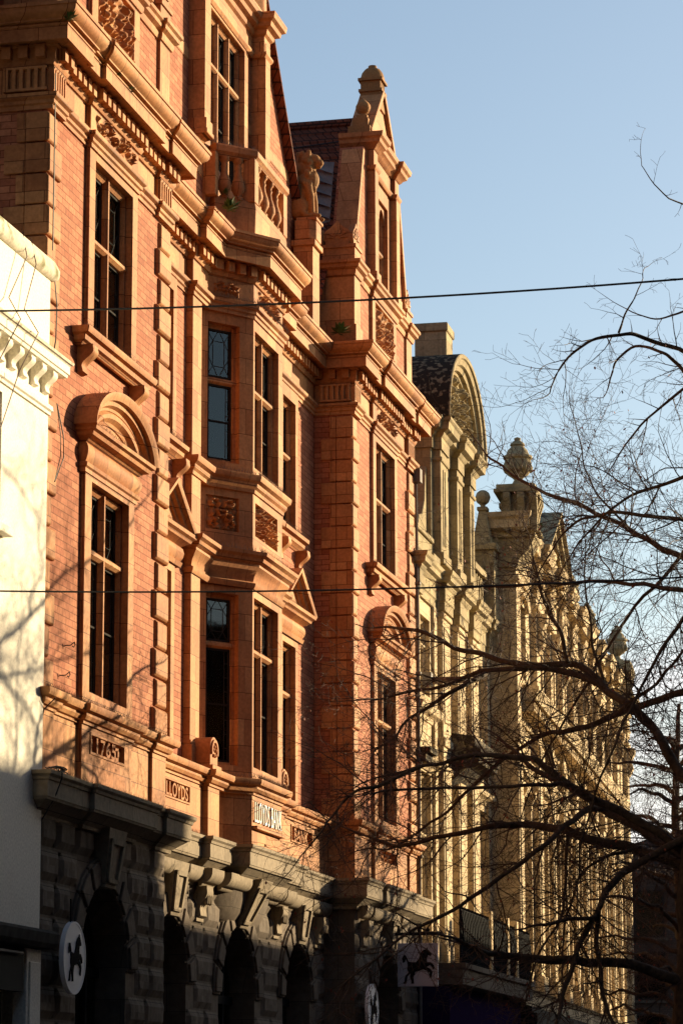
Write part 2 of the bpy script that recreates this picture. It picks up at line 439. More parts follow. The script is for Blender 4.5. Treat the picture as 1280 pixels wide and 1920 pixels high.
def window(F, parent, s0, s1, z0, z1, n, mull=(), trans=(), depth=0.21, stone='terra', lead=None, name='window', w=0.13, casement=True):
    """stone mullions and transoms (part) with glass, leading and casement frames (sub-parts)"""
    b = MB(F)
    for m_ in mull:
        c = w * 0.32
        b.prism_sn([(m_ - w / 2, n - depth + 0.02), (m_ - w / 2, n - 0.14), (m_ - w / 2 + c, n - 0.09), (m_ + w / 2 - c, n - 0.09), (m_ + w / 2, n - 0.14), (m_ + w / 2, n - depth + 0.02)], z0, z1)
    for t in trans:
        c = w * 0.32
        b.prism_nz([(n - depth + 0.02, t - w / 2), (n - 0.14, t - w / 2), (n - 0.088, t - w / 2 + c), (n - 0.088, t + w / 2 - c), (n - 0.14, t + w / 2), (n - depth + 0.02, t + w / 2)], s0, s1)
    # rounded inner order under the lintel and down the jambs
    e = 0.09
    b.prism_nz([(n - depth + 0.02, z1 - e), (n - 0.16, z1 - e), (n - 0.11, z1 - e * 0.3), (n - 0.11, z1), (n - depth + 0.02, z1)], s0, s1)
    for a, q in ((s0, 1), (s1, -1)):
        b.prism_sn([(a, n - depth + 0.02), (a, n - 0.11), (a + q * e * 0.7, n - 0.11), (a + q * e, n - 0.16), (a + q * e, n - depth + 0.02)], z0, z1)
    b.box(s0, s1, n - depth + 0.02, n - 0.12, z0, z0 + 0.06)
    wo = b.build(name, stone, parent)
    g = MB(F); g.box(s0 + 0.02, s1 - 0.02, n - depth - 0.012, n - depth, z0, z1)
    g.build('glass', 'glass', wo)
    fr = MB(F); ld = MB(F)
    xs = [s0] + list(mull) + [s1]; zs = [z0] + list(trans) + [z1]
    for a, c in zip(xs, xs[1:]):
        for d, e2 in zip(zs, zs[1:]):
            a1 = a + (w / 2 if a != s0 else e); c1 = c - (w / 2 if c != s1 else e)
            d1 = d + (w / 2 if d != z0 else 0.06); e1 = e2 - (w / 2 if e2 != z1 else e)
            f_ = 0.035
            if c1 - a1 < 0.15 or e1 - d1 < 0.2: continue
            for bx in ((a1, a1 + f_, d1, e1), (c1 - f_, c1, d1, e1), (a1, c1, d1, d1 + f_), (a1, c1, e1 - f_, e1)):
                fr.box(bx[0], bx[1], n - depth + 0.001, n - depth + 0.03, bx[2], bx[3])
            if e1 - d1 > 1.3: fr.box(a1, c1, n - depth + 0.002, n - depth + 0.028, d1 + (e1 - d1) * 0.5, d1 + (e1 - d1) * 0.5 + 0.028)
            if lead:
                q = n - depth + 0.004
                def bar(p0, p1, t=0.006):
                    ld.tube([F(p0[0], q, p0[1]), F(p1[0], q, p1[1])], t, 4)
                if e1 - d1 < 1.3:
                    mx, mz = (a1 + c1) / 2, (d1 + e1) / 2; ww, hh = (c1 - a1) * 0.24, (e1 - d1) * 0.26
                    P = [(mx - ww, mz - hh), (mx + ww, mz - hh), (mx + ww, mz + hh), (mx - ww, mz + hh)]
                    for i in range(4): bar(P[i], P[(i + 1) % 4])
                    C4 = [(a1, d1), (c1, d1), (c1, e1), (a1, e1)]; Md = [(mx, d1), (c1, mz), (mx, e1), (a1, mz)]
                    for i in range(4):
                        bar(C4[i], P[i]); bar(P[i], Md[i]); bar(P[(i + 1) % 4], Md[i])
                else:
                    bar((c1 - 0.10, d1), (c1 - 0.10, e1))
                    k = int((e1 - d1) / 0.24)
                    for i in range(1, k): bar((c1 - 0.10, d1 + i * (e1 - d1) / k), (c1, d1 + i * (e1 - d1) / k))
    if lead and F is FAC:
        cu = MB(F)
        for a, c in zip(xs, xs[1:]):
            for d, e2 in zip(zs, zs[1:]):
                wid = (c - a) * rnd.uniform(.36, .55); k = 9
                for i in range(k):
                    x0, x1 = a + .1 + wid * i / k, a + .1 + wid * (i + 1) / k; q0, q1 = [n - depth - .10 + .018 * math.sin(j * 1.5) for j in (i, i + 1)]
                    cu.quad((x0, q0, d), (x1, q1, d), (x1, q1, e2), (x0, q0, e2))
        cu.build('curtain', 'curtain', wo, smooth=True, angle=180)
    if casement and fr.v: fr.build('casement', 'frame', wo)
    if ld.v: ld.build('leading', 'lead', wo)
    return wo

def spikes(F, parent, s0, s1, n, z, h=0.11, step=0.035, nd=0.06):
    b = MB(F); s = s0
    while s < s1:
        for q in (-1, 0, 1):
            a = rnd.uniform(-0.3, 0.3)
            p0 = Vector(F(s, n, z)); p1 = Vector(F(s + a * h, n + q * nd + rnd.uniform(-.01, .01), z + h * rnd.uniform(0.8, 1.05)))
            r = 0.0038
            b.add([p0 + Vector((r, 0, 0)), p0 + Vector((-r, r, 0)), p0 + Vector((-r, -r, 0)), p1], ((0, 1, 3), (1, 2, 3), (2, 0, 3)), True)
        s += step
    return tag(b.build('bird_spikes', 'spike', parent), kind='stuff')

def console(b, s0, s1, n, zt, h, p):
    """S-scroll bracket of projection p under zt"""
    pts = [(n, zt), (n + p, zt), (n + p, zt - h * 0.10)]
    for i in range(13):
        t = i / 12
        x = p * (0.98 - 0.72 * t + 0.17 * math.sin(t * math.pi * 2.2 + 0.2)); pts.append((n + max(0.02, x), zt - h * (0.12 + 0.82 * t)))
    pts += [(n + 0.10 * p, zt - h), (n, zt - h)]
    b.prism_nz(pts, s0, s1)
    c = (n + p * 0.68, zt - h * 0.24)
    ring = [(c[0] + p * 0.2 * math.cos(k * 0.7854), c[1] + p * 0.2 * math.sin(k * 0.7854)) for k in range(8)]
    b.prism_nz(ring, s0 - 0.012, s1 + 0.012)

def relief(F, parent, s0, s1, z0, z1, n, depth, seed, mat='terra', name='carved_panel', kind='scroll', nx=None, nz=None):
    """carved ornament as one modelled height field"""
    w, h = s1 - s0, z1 - z0
    nx = nx or max(24, int(w / 0.022)); nz = nz or max(16, int(h / 0.022))
    b = MB(F); pts = []
    cx = 0.5
    for j in range(nz + 1):
        for i in range(nx + 1):
            u, v = i / nx, j / nz
            x = abs(u - 0.5) * w; y = (v - 0.5) * h
            sc = min(h, w * 0.5)
            hgt = 0.0
            cents = ((0.20 * w, 0.12 * h, 0.36), (0.36 * w, -0.14 * h, 0.30), (0.08 * w, -0.25 * h, 0.24)) if w > 1.3 * h else \
                    ((0.26 * w, 0.26 * h, 0.34), (0.24 * w, -0.06 * h, 0.30), (0.30 * w, -0.34 * h, 0.26), (0.06 * w, 0.05 * h, 0.26))
            for k, (a, c, rr) in enumerate(cents):
                dx, dy = x - a, y - c; r = math.hypot(dx, dy) / (sc * rr); th = math.atan2(dy, dx) * (1 if k % 2 else -1)
                if r < 1.25:
                    sp = 0.5 + 0.5 * math.cos(th + 6.2 * r + seed)
                    leaf = 0.75 + 0.25 * math.cos(7 * th + seed)
                    hgt = max(hgt, (sp ** 1.5) * leaf * (1.0 if r < 1 else max(0, (1.25 - r) * 4)))
            q = noise.noise(Vector((x * 9 + seed, y * 9, seed * 3.1)))
            hgt = max(hgt, max(0, q * 1.3 - 0.1) * 0.8)
            hgt += 0.12 * noise.noise(Vector((u * w * 40, v * h * 40, seed)))
            e = min(u, 1 - u, v * h / w, (1 - v) * h / w) * w / 0.03
            hgt *= max(0, min(1, e))
            pts.append((s0 + u * w, n + depth * max(0, min(1, hgt)), z0 + v * h))
    fs = [(j * (nx + 1) + i, j * (nx + 1) + i + 1, (j + 1) * (nx + 1) + i + 1, (j + 1) * (nx + 1) + i) for j in range(nz) for i in range(nx)]
    b.add(pts, fs)
    return b.build(name, mat, parent, smooth=True, angle=70)

def antefix(b, s, n, z, w, h, side):
    """leaf-shaped palmette block; side 'f' faces the street, 's' faces back along the street"""
    pts = []
    for i in range(17):
        t = -1 + 2 * i / 16
        x = w / 2 * math.sin(t * math.pi * 0.62) / math.sin(math.pi * 0.62) * (1.08 - 0.1 * abs(t)) if abs(t) < 1 else w / 2 * t
        pts.append((w / 2 * math.cos(R(215 - 250 * i / 16)) * 1.0, h * (0.42 + 0.42 * math.sin(R(215 - 250 * i / 16)))))
    pts = [(w * 0.40, 0), ] + [(w / 2 * math.cos(R(-30 + 240 * i / 16)) * (1 - 0.0 * i), h * (0.36 + 0.40 * math.sin(R(-30 + 240 * i / 16)) + (0.24 if i == 8 else 0.10 if i in (7, 9) else 0))) for i in range(17)] + [(-w * 0.40, 0)]
    def put(poly, a0, a1):
        if side == 'f': b.prism_sz([(s + p[0], z + p[1]) for p in poly], n + a0, n + a1)
        else: b.prism_nz([(n + p[0], z + p[1]) for p in poly], s - a1, s - a0)
    put(pts, -0.12, 0.0)
    for k in range(7):
        a = R(90 + (k - 3) * 29); r0, r1 = 0.10 * h, (0.40 if k != 3 else 0.46) * h
        c0 = (math.cos(a) * r0, h * 0.30 + math.sin(a) * r0); c1 = (math.cos(a) * r1 * w / h * 0.95, h * 0.32 + math.sin(a) * r1)
        px, pz = -math.sin(a) * 0.022 * (w / 0.5), math.cos(a) * 0.022 * (w / 0.5)
        put([(c0[0] - px * .4, c0[1] - pz * .4), (c1[0] - px, c1[1] - pz), (c1[0] + px, c1[1] + pz), (c0[0] + px * .4, c0[1] + pz * .4)], 0.0, 0.022)

def baluster_prof(h, r):
    return [(r * .75, 0), (r * .75, .06 * h), (r * .5, .09 * h), (r * .62, .14 * h), (r * .98, .25 * h), (r, .33 * h), (r * .86, .44 * h), (r * .52, .60 * h),
            (r * .42, .72 * h), (r * .55, .78 * h), (r * .42, .82 * h), (r * .5, .88 * h), (r * .75, .92 * h), (r * .75, h)]

# ------------------------------------------------------------------ the terracotta bank
bank = thing('bank_building', (-3, 51, 0), 'red brick and terracotta bank with gables and canted bay above dark stone ground floor', 'building')
CEN = -0.78
Z0, ZP, ZS = 6.08, 7.0, 7.24        # stone cornice top, plinth top, sill course top
def pav_path(q, e=0.05):
    return [(38.2 + q, e), (38.75 + q, e), (38.75 + q, 0), (39.95 + q, 0), (39.95 + q, .07), (42.35 + q, .07), (42.35 + q, 0),
            (43.5 + q, 0), (43.5 + q, e), (44.2 + q, e)]
BAYP = [(48.05, CEN), (48.05, CEN + .12), (49.06, CEN + .12), (49.9, -.06), (52.0, -.06), (52.84, CEN + .12), (53.85, CEN + .12), (53.85, CEN)]
PLN = -.50
SILLP = [(38.2, -6)] + pav_path(0) + [(44.2, PLN), (48.3, PLN), (48.3, -.40), (49.40, -.40), (49.9, -.06), (52.0, -.06), (52.5, -.40), (53.6, -.40), (53.6, PLN), (57.5, PLN)] + pav_path(19.3) + [(63.5, -6)]
PATH = [(38.2, -6)] + pav_path(0) + [(44.2, CEN)] + BAYP + [(57.5, CEN)] + pav_path(19.3) + [(63.5, -6)]

def moulding(name, prof, path=PATH, mat='terra', parent=bank):
    b = MB(); b.sweep(path, prof); return b.build(name, mat, parent, smooth=True, angle=30)

# --- string courses that run round the whole front
moulding('sill_course', [(-.05, 6.98), (.03, 6.98), (.03, 7.02), (.07, 7.03), (.10, 7.08), (.10, 7.12), (.17, 7.14), (.19, 7.18), (.19, 7.24), (-.4, 7.27)], SILLP)
moulding('frieze_moulding', [(-.05, 15.47), (.03, 15.47), (.03, 15.53), (.06, 15.55), (.06, 15.60), (.11, 15.63), (.12, 15.69), (.0, 15.73), (-.2, 15.73)])
moulding('frieze', [(0.003, 15.70), (0.003, 16.20), (-.1, 16.2)])
CORN = [(-.1, 16.12), (.035, 16.12), (.05, 16.15), (.07, 16.19), (.07, 16.37), (.12, 16.385), (.12, 16.41), (.29, 16.42), (.295, 16.375), (.335, 16.375), (.335, 16.575), (.35, 16.58),
        (.35, 16.605), (.32, 16.61), (.32, 16.625), (.40, 16.635), (.40, 16.66), (.43, 16.68), (.475, 16.71), (.505, 16.76), (.51, 16.81), (.53, 16.815), (.53, 16.865), (.49, 16.88), (-1.2, 16.93)]
# dentils follow the same plan
b = MB(); b.sweep(PATH, CORN)
for a, c in zip(PATH, PATH[1:]):
    d = Vector((c[0] - a[0], c[1] - a[1])); l = d.length
    if l < 0.4 or a[1] < -3 and c[1] > 1 or (a[1] < -3 and a[0] > 60): continue
    d /= l; nn = Vector((-d.y, d.x)); k = max(1, round(l / 0.25))
    st = 0 if a[1] > -3 else max(0, int((l - 2.2) / 0.25))
    for i in range(st, k):
        m_ = Vector(a) + d * ((i + .5) * l / k); hw = 0.068
        p = [m_ - d * hw + nn * .06, m_ + d * hw + nn * .06, m_ + d * hw + nn * .175, m_ - d * hw + nn * .175]
        b.prism_sn([tuple(x) for x in p], 16.20, 16.375)
b.build('cornice', 'terra', bank, smooth=True, angle=28)

# --- near-black fill box added behind the front to block light, seen through windows
b = MB(); b.box(38.25, 63.45, -9, -1.7, 0, 16.8); b.build('dark_fill_box', 'dark', bank)
b = MB()
b.wall(38.2, 38.2001, 0, 0.001, -1, -1.1)
b = MB()   # side wall that faces back along the street (over the white house)
for zz in range(0, 1): pass
b.quad((38.205, -8, 0), (38.205, 0, 0), (38.205, 0, 16.2), (38.205, -8, 16.2))
b.quad((63.495, -8, 0), (63.495, 0, 0), (63.495, 0, 16.2), (63.495, -8, 16.2))
b.split('side_wall', 'brick', bank)

def pavilion(q, words, orn):
    U = lambda s: s + q
    br = MB(); te = MB()
    # brick field with one wide slot for the terracotta window strip
    br.wall(U(38.2), U(44.2), ZS - .1, 15.55, 0, -.3, [(U(39.95), U(42.35), 12.5, 15.55), (U(39.95), U(42.35), ZS - .1, 11.3)], sides=False)
    br.quad((U(44.195), 0, Z0), (U(44.195), CEN - .1, Z0), (U(44.195), CEN - .1, 16.2), (U(44.195), 0, 16.2))
    if q: br.quad((U(38.205), 0, Z0), (U(38.205), CEN - .1, Z0), (U(38.205), CEN - .1, 16.2), (U(38.205), 0, 16.2))
    br.build('brick_wall', 'brick', bank)
    # terracotta strip with both windows, plinth
    te.wall(U(39.95), U(42.35), 12.5, 15.55, .07, -.32, [(U(40.22), U(42.10), 12.64, 15.35)])
    te.wall(U(39.95), U(42.35), ZS - .1, 11.3, .07, -.32, [(U(40.25), U(42.08), 7.46, 10.52)])
    for a, n_ in ((40.14, .085), (42.11, .085)):
        pass
    te.wall(U(38.2), U(39.95), Z0 - .1, ZP, 0.0, -.3); te.wall(U(42.35), U(43.5), Z0 - .1, ZP, 0.0, -.3)
    te.wall(U(43.5), U(44.22), Z0 - .1, ZP, 0.05, -.8); te.wall(U(38.18), U(38.75), Z0 - .1, ZP, .05, -.8)
    te.wall(U(39.95), U(42.35), Z0 - .1, ZP, .07, -.1, [(U(40.32), U(41.98), 6.59, 6.90)])
    te.quad((U(40.3), -.06, 6.55), (U(42.0), -.06, 6.55), (U(42.0), -.06, 6.92), (U(40.3), -.06, 6.92))
    te.split('terracotta_wall', 'terra', bank, gap=.02)
    pf = MB()
    for a in ((40.32, 6.59), ):
        pf.sweep([(U(40.32), 6.59), (U(40.32), 6.90), (U(41.98), 6.90), (U(41.98), 6.59)], [(0.0, .07), (.0, .085), (-.035, .085), (-.05, .03), (-.05, -.05)], 'sz', closed=True)
    pn = pf.build('name_panel', 'terra', bank)
    if words:
        lettering(FAC, 'lettering', pn, words, U(40.68), U(41.60), 6.63, .235, -.06, 'terra', .12, .02)
        ob = MB()
        for c in (40.50, 41.79):
            ob.box(U(c - .09), U(c + .09), -.06, .02, 6.64, 6.86); ob.box(U(c - .045), U(c + .045), .02, .04, 6.70, 6.80)
        ob.split('panel_ornament', 'terra', pn, bevel=.01)
    else:
        relief(FAC, pn, U(40.42), U(41.88), 6.61, 6.88, -.06, .10, 2.2, name='panel_ornament')
    window(FAC, bank, U(40.22), U(42.10), 12.64, 15.35, .07, [U(41.16)], [14.2], .21, lead=True)
    window(FAC, bank, U(40.25), U(42.08), 7.46, 10.52, .07, [U(41.165)], [9.54], .21, lead=True)
    # quoins: alternate long and short blocks at both corners
    qb = MB()
    z = ZS + .02; i = 0
    while z < 15.4:
        h = min(.455, 15.47 - z)
        lo = i % 2 == 0
        w = .58 if lo else .40
        qb.cbox(U(38.14), U(38.14 + w), -.30, .055 if lo else .045, z, z + h - .028, .026)
        qb.box(U(38.15), U(38.19), -(.62 if lo else .44), -.31, z, z + h - .028)
        w2 = .70 if lo else .56
        qb.cbox(U(44.24 - w2), U(44.24), -.5, .075 if lo else .055, z, z + h - .028, .034)
        if lo: qb.box(U(44.10), U(44.262), -.5, .02, z, z + h - .012)
        z += .455; i += 1
    qb.split('quoin_column', 'terra', bank, gap=.3, bevel=.008)
    # fluted ends of the frieze and its carved panel
    fl = MB()
    for a, c in ((38.22, 38.72), (43.55, 44.15)):
        k = 5
        for i in range(k + 1):
            x = a + (c - a) * i / k; fl.box(U(x - .025), U(x + .025), .0, .085, 15.76, 16.10)
        fl.box(U(a - .03), U(c + .03), 0, .085, 16.06, 16.115)
        fl.box(U(a - .03), U(c + .03), 0, .082, 15.735, 15.78)
    for i in range(6):
        y = -.05 - i * .11; fl.box(U(38.12), U(38.2), y - .028, y + .028, 15.76, 16.10)
    fl.box(U(38.118), U(38.2), -.65, .0, 16.06, 16.112); fl.box(U(38.118), U(38.2), -.65, .0, 15.735, 15.78)
    fl.split('fluted_panel', 'terra', bank, gap=.12, bevel=.006)
    relief(FAC, bank, U(40.2), U(42.1), 15.78, 16.10, .07, .14, 1.3 + q)
    # upper window sill on two scroll brackets
    sl = MB()
    sl.sweep([(U(39.62), 0), (U(39.62), .07), (U(42.68), .07), (U(42.68), 0)], [(-.02, 12.40), (.02, 12.40), (.05, 12.44), (.10, 12.46), (.11, 12.53), (.17, 12.55), (.19, 12.60), (.19, 12.64), (-.1, 12.67)])
    si = sl.build('window_sill', 'terra', bank, smooth=True, angle=30)
    cb = MB()
    for c in (39.80, 42.36): console(cb, U(c - .12), U(c + .12), 0, 12.42, .42, .24)
    cb.split('scroll_bracket', 'terra', bank, gap=.05, smooth=True, angle=35)
    spikes(FAC, bank, U(39.6), U(42.6), .16, 12.66); spikes(FAC, bank, U(40.3), U(42.0), -.02, 12.70); spikes(FAC, bank, U(38.3), U(44.1), .10, ZS + .02)
    spikes(FAC, bank, U(38.3), U(44.1), .18, Z0, .13)
    # hooded first floor window: architrave, swelling frieze, cornice, segmental hood
    hd = MB()
    pth = [(U(39.9), 0), (U(39.9), .07), (U(42.40), .07), (U(42.40), 0)]
    hd.sweep(pth, [(-.03, 10.60), (.02, 10.60), (.02, 10.66), (.05, 10.68), (.06, 10.73), (.02, 10.75), (.05, 10.80), (.075, 10.87), (.075, 10.94), (.05, 11.0), (.02, 11.03),
                   (.06, 11.05), (.09, 11.08), (.17, 11.10), (.19, 11.15), (.24, 11.17), (.25, 11.22), (-.02, 11.25)])
    cs = U(41.15)
    A = arc(cs, 11.20, 1.56, .74, 178, 2, 26)
    hd.sweep(A, [(-.30, .0), (-.30, .10), (-.25, .11), (-.24, .16), (-.20, .17), (-.17, .24), (-.11, .25), (-.10, .31), (-.05, .33), (0, .35), (.02, .35), (.02, -.02)], 'sz')
    A2 = arc(cs, 11.20, 1.16, .50, 178, 2, 22)
    hd.sweep(A2, [(-.20, .02), (-.20, .08), (-.15, .10), (-.10, .17), (-.04, .18), (.02, .12), (.16, .10)], 'sz')
    hd.prism_sz(arc(cs, 11.2, 1.5, .70, 180, 0, 18), -.1, .06)
    hd.build('arched_hood', 'terra', bank, smooth=True, angle=28)
    spikes(FAC, bank, U(39.75), U(42.5), .20, 11.26)
    b3 = MB()
    for i in range(30):
        t = R(12 + 156 * i / 29); p = (cs + 1.58 * math.cos(t), 11.2 + .76 * math.sin(t))
        for _ in range(2):
            n_ = rnd.uniform(.05, .3); a = Vector(FAC(p[0], n_, p[1])); e = a + Vector((rnd.uniform(-.06, .06), rnd.uniform(-.05, .05) + .05 * math.cos(t), .11))
            b3.add([a + Vector((.0022, 0, 0)), a + Vector((-.002, .002, 0)), a + Vector((-.002, -.002, 0)), e], ((0, 1, 3), (1, 2, 3), (2, 0, 3)), True)
    tag(b3.build('bird_spikes', 'spike', bank), kind='stuff')
    attic(q)

def attic(q):
    U = lambda s: s + q
    Z = 16.88
    w = MB()
    w.wall(U(38.35), U(44.05), Z, 18.5, 0.0, -.6, [(U(39.95), U(42.35), Z, 18.5)])
    w.quad((U(38.35), 0, Z), (U(38.35), -1.2, Z), (U(38.35), -1.2, 18.6), (U(38.35), 0, 18.6))
    # gable face, steep shoulders
    def gx(z): return 38.62 + max(0, (z - 18.7)) * .34
    pts = [(U(38.62), 18.65)] + [(U(gx(z)), z) for z in (19.2, 20.0, 20.9, 21.6)] + [(U(82.4 - gx(z)), z) for z in (21.6, 20.9, 20.0, 19.2)] + [(U(43.78), 18.65)]
    # brick shoulders either side of the aedicule
    for sg in (0, 1):
        m_ = (lambda s: U(s)) if sg == 0 else (lambda s: U(82.4 - s))
        poly = [(m_(38.62), 18.65)] + [(m_(gx(z)), z) for z in (19.2, 20.0, 20.9, 21.6)] + [(m_(40.0), 21.6), (m_(40.0), 18.65)]
        w.prism_sz(poly, -.55, -.04)
    w.split('brick_gable', 'brick', bank, gap=.05)
    t = MB()
    # end piers, base, panel strip
    for a, c in ((38.30, 38.86), (43.54, 44.10)):
        t.box(U(a), U(c), -.7, .05, Z, 18.5); t.box(U(a - .03), U(c + .06), -.72, .09, Z, 17.38)
    t.wall(U(39.95), U(42.35), Z, 18.5, .07, -.1, [(U(40.24), U(42.06), 17.3, 18.36)])
    t.quad((U(40.2), -.02, 17.2), (U(42.1), -.02, 17.2), (U(42.1), -.02, 18.4), (U(40.2), -.02, 18.4))
    # raking copings
    for sg in (0, 1):
        m_ = (lambda s: U(s)) if sg == 0 else (lambda s: U(82.4 - s))
        prev = None
        for z in (18.75, 19.4, 20.1, 20.9, 21.5):
            if prev is not None:
                za = prev
                p = [(m_(gx(za)) , za), (m_(gx(z)), z), (m_(gx(z) - .14), z), (m_(gx(za) - .14), za)]
                t.prism_sz(p, -.46, .04 if sg else .0)
            prev = z
    # aedicule: block with pilasters, two-light arched window
    t.wall(U(39.98), U(42.42), 18.7, 21.5, .0, -.34, [(U(40.62), U(41.84), 18.95, 20.85)])
    t.box(U(39.94), U(42.46), -.62, -.35, 20.95, 21.9)
    for a in (39.94, 42.12):
        t.box(U(a), U(a + .34), -.3, .14, 18.75, 21.25); t.box(U(a - .04), U(a + .38), -.3, .18, 18.7, 18.95)
    t.split('gable_dressing', 'terra', bank, gap=.03, bevel=.008)
    e = MB()
    ent = [(U(39.92), -.60), (U(39.92), .12), (U(40.30), .12), (U(40.30), .03), (U(42.08), .03), (U(42.08), .12), (U(42.46), .12), (U(42.46), -.60)]
    e.sweep(ent, [(-.1, 21.18), (.02, 21.18), (.05, 21.22), (.06, 21.27), (.0, 21.29), (.0, 21.62), (.05, 21.65), (.08, 21.70), (.16, 21.75), (.18, 21.82), (.23, 21.86), (.25, 21.95), (-.3, 22.02)])
    e.sweep([(U(38.28), -1.2), (U(38.28), .05), (U(38.86), .05), (U(38.86), 0), (U(39.95), 0), (U(39.95), .07), (U(42.35), .07), (U(42.35), 0), (U(43.54), 0), (U(43.54), .05), (U(44.12), .05), (U(44.12), -1.2)],
            [(-.1, 18.42), (.03, 18.42), (.05, 18.48), (.05, 18.53), (.12, 18.57), (.13, 18.63), (.17, 18.66), (.17, 18.72), (-.3, 18.76)])
    e.build('gable_cornice', 'terra', bank, smooth=True, angle=30)
    # window with round-headed lights
    wo = window(FAC, bank, U(40.62), U(41.84), 18.95, 20.85, .0, [U(41.23)], [19.78], .21)
    hd = MB()
    for c in (40.925, 41.535):
        h_ = arc(U(c), 20.50, .25, .28, 0, 180, 10); hd.prism_sz([(U(c) + .31, 20.86), (U(c) + .31, 20.50)] + h_ + [(U(c) - .31, 20.50), (U(c) - .31, 20.86)], -.22, -.07)
    hd.build('arched_heads', 'terra', wo)
    relief(FAC, bank, U(40.26), U(42.04), 17.32, 18.34, -.02, .17, 0.4 + q)
    # corner blocks with palmettes, rolls running back
    a = MB()
    for c, sgn in ((38.58, -1), (43.80, 1)):
        a.box(U(c - .28), U(c + .28), -.62, .06, 18.74, 19.08); a.box(U(c - .31), U(c + .31), -.65, .09, 19.02, 19.09)
        antefix(a, U(c), .03, 19.08, .56, .52, 'f')
        a.prism_nz([(-.31 + .19 * math.cos(R(k * 30)), 19.27 + .19 * math.sin(R(k * 30))) for k in range(12)], U(c) - .2, U(c) + .2)
    antefix(a, U(38.30), -.31, 19.08, .60, .52, 's')
    a.tube([FAC(U(38.3), -.6, 19.24), FAC(U(38.3), -1.3, 19.24)], .17, 10)
    a.split('palmette_block', 'terra', bank, gap=.1, smooth=True, angle=35)
    # small gablet on top with its finials
    g = MB()
    g.prism_sz([(U(40.05), 22.0), (U(41.2), 23.15), (U(42.35), 22.0)], -.35, .0)
    for sg in (1, -1):
        p0, p1 = (U(41.2 - sg * 1.25), 21.98), (U(41.2), 23.28)
        dx, dz = p1[0] - p0[0], p1[1] - p0[1]; l = math.hypot(dx, dz); ox, oz = -dz / l * .12 * sg, dx / l * .12 * sg
        g.prism_sz([p0, p1, (p1[0] + ox, p1[1] + oz), (p0[0] + ox, p0[1] + oz)], -.42, .09)
    g.build('gablet', 'terra', bank, bevel=.01)
    f = MB()
    # main finial: square shaft, slots, dome cap
    X = U(41.2)
    f.box(X - .22, X + .22, -.40, .04, 22.9, 23.3); f.box(X - .26, X + .26, -.44, .08, 23.3, 23.36)
    for i in range(4):
        f.box(X - .22 + i * .125, X - .15 + i * .125, -.40, .04, 23.36, 23.55)
    f.box(X - .15, X + .15, -.33, -.03, 23.36, 23.55); f.box(X - .27, X + .27, -.45, .09, 23.55, 23.61)
    f.lathe((X, -.18, 23.61), [(.27, 0), (.26, .07), (.23, .17), (.17, .25), (.10, .28), (.09, .34), (.0, .35)], 10)
    f.build('finial', 'lion', bank, smooth=True, angle=40)
    f = MB()
    for c in (40.12, 42.28):
        X = U(c)
        f.box(X - .30, X + .26, -.42, .06, 21.98, 22.14); f.box(X - .22, X + .20, -.34, -.0, 22.14, 22.34); f.box(X - .13, X + .13, -.27, -.04, 22.34, 22.44)
        f.lathe((X, -.155, 22.44), [(.08, 0), (.07, .05), (.13, .09), (.165, .17), (.16, .24), (.11, .31), (.04, .37), (0, .38)], 8)
    f.split('ball_finial', 'lion', bank, smooth=True, angle=50)
    # tiled roof running back from the gable
    r = MB()
    def rz(s): return 22.66 - abs(s - 41.2) * 1.38
    for sa, sb in ((36.9, 41.2), (41.2, 45.5)):
        n_ = 24
        for i in range(n_):
            a_, c_ = sa + (sb - sa) * i / n_, sa + (sb - sa) * (i + 1) / n_
            up, dn = (a_, c_) if sa >= 41.2 else (c_, a_)
            # each course lifts a little over the next one down
            r.quad((U(up), -9, rz(up)), (U(up), -.5, rz(up)), (U(dn), -.5, rz(dn) + .045), (U(dn), -9, rz(dn) + .045))
            r.quad((U(dn), -9, rz(dn) + .045), (U(dn), -.5, rz(dn) + .045), (U(dn), -.5, rz(dn) - .02), (U(dn), -9, rz(dn) - .02))
    ro = r.build('tiled_roof', 'tile', bank)
    rt = MB(); rt.tube([FAC(U(41.2), -9, 22.69), FAC(U(41.2), -.6, 22.69)], .11, 8); rt.build('ridge_tiles', 'tile', ro)
    cb_ = MB(); pts = []
    for i in range(16):
        n_ = -6 + 5.2 * i / 15; pts.append(FAC(U(40.75), n_, rz(40.75) + .10 - .12 * math.sin(i / 15 * math.pi)))
    cb_.tube(pts, .015, 5); cb_.build('cable', 'cable', ro)
    fl = MB()
    for i in range(8):
        z = 19.1 + i * .27; s = 39.0 + (z - 19.1) * .28
        fl.add([(U(s - .10), -.66, z), (U(s + .05), -.66, z + .3), (U(s + .02), -1.0 - .1 * (i % 2), z + .34), (U(s - .2), -.95, z + .1)], ((0, 1, 2, 3),))
    fl.build('lead_flashing', 'leadsheet', ro)

pavilion(0, '1765', True)
pavilion(19.3, None, True)

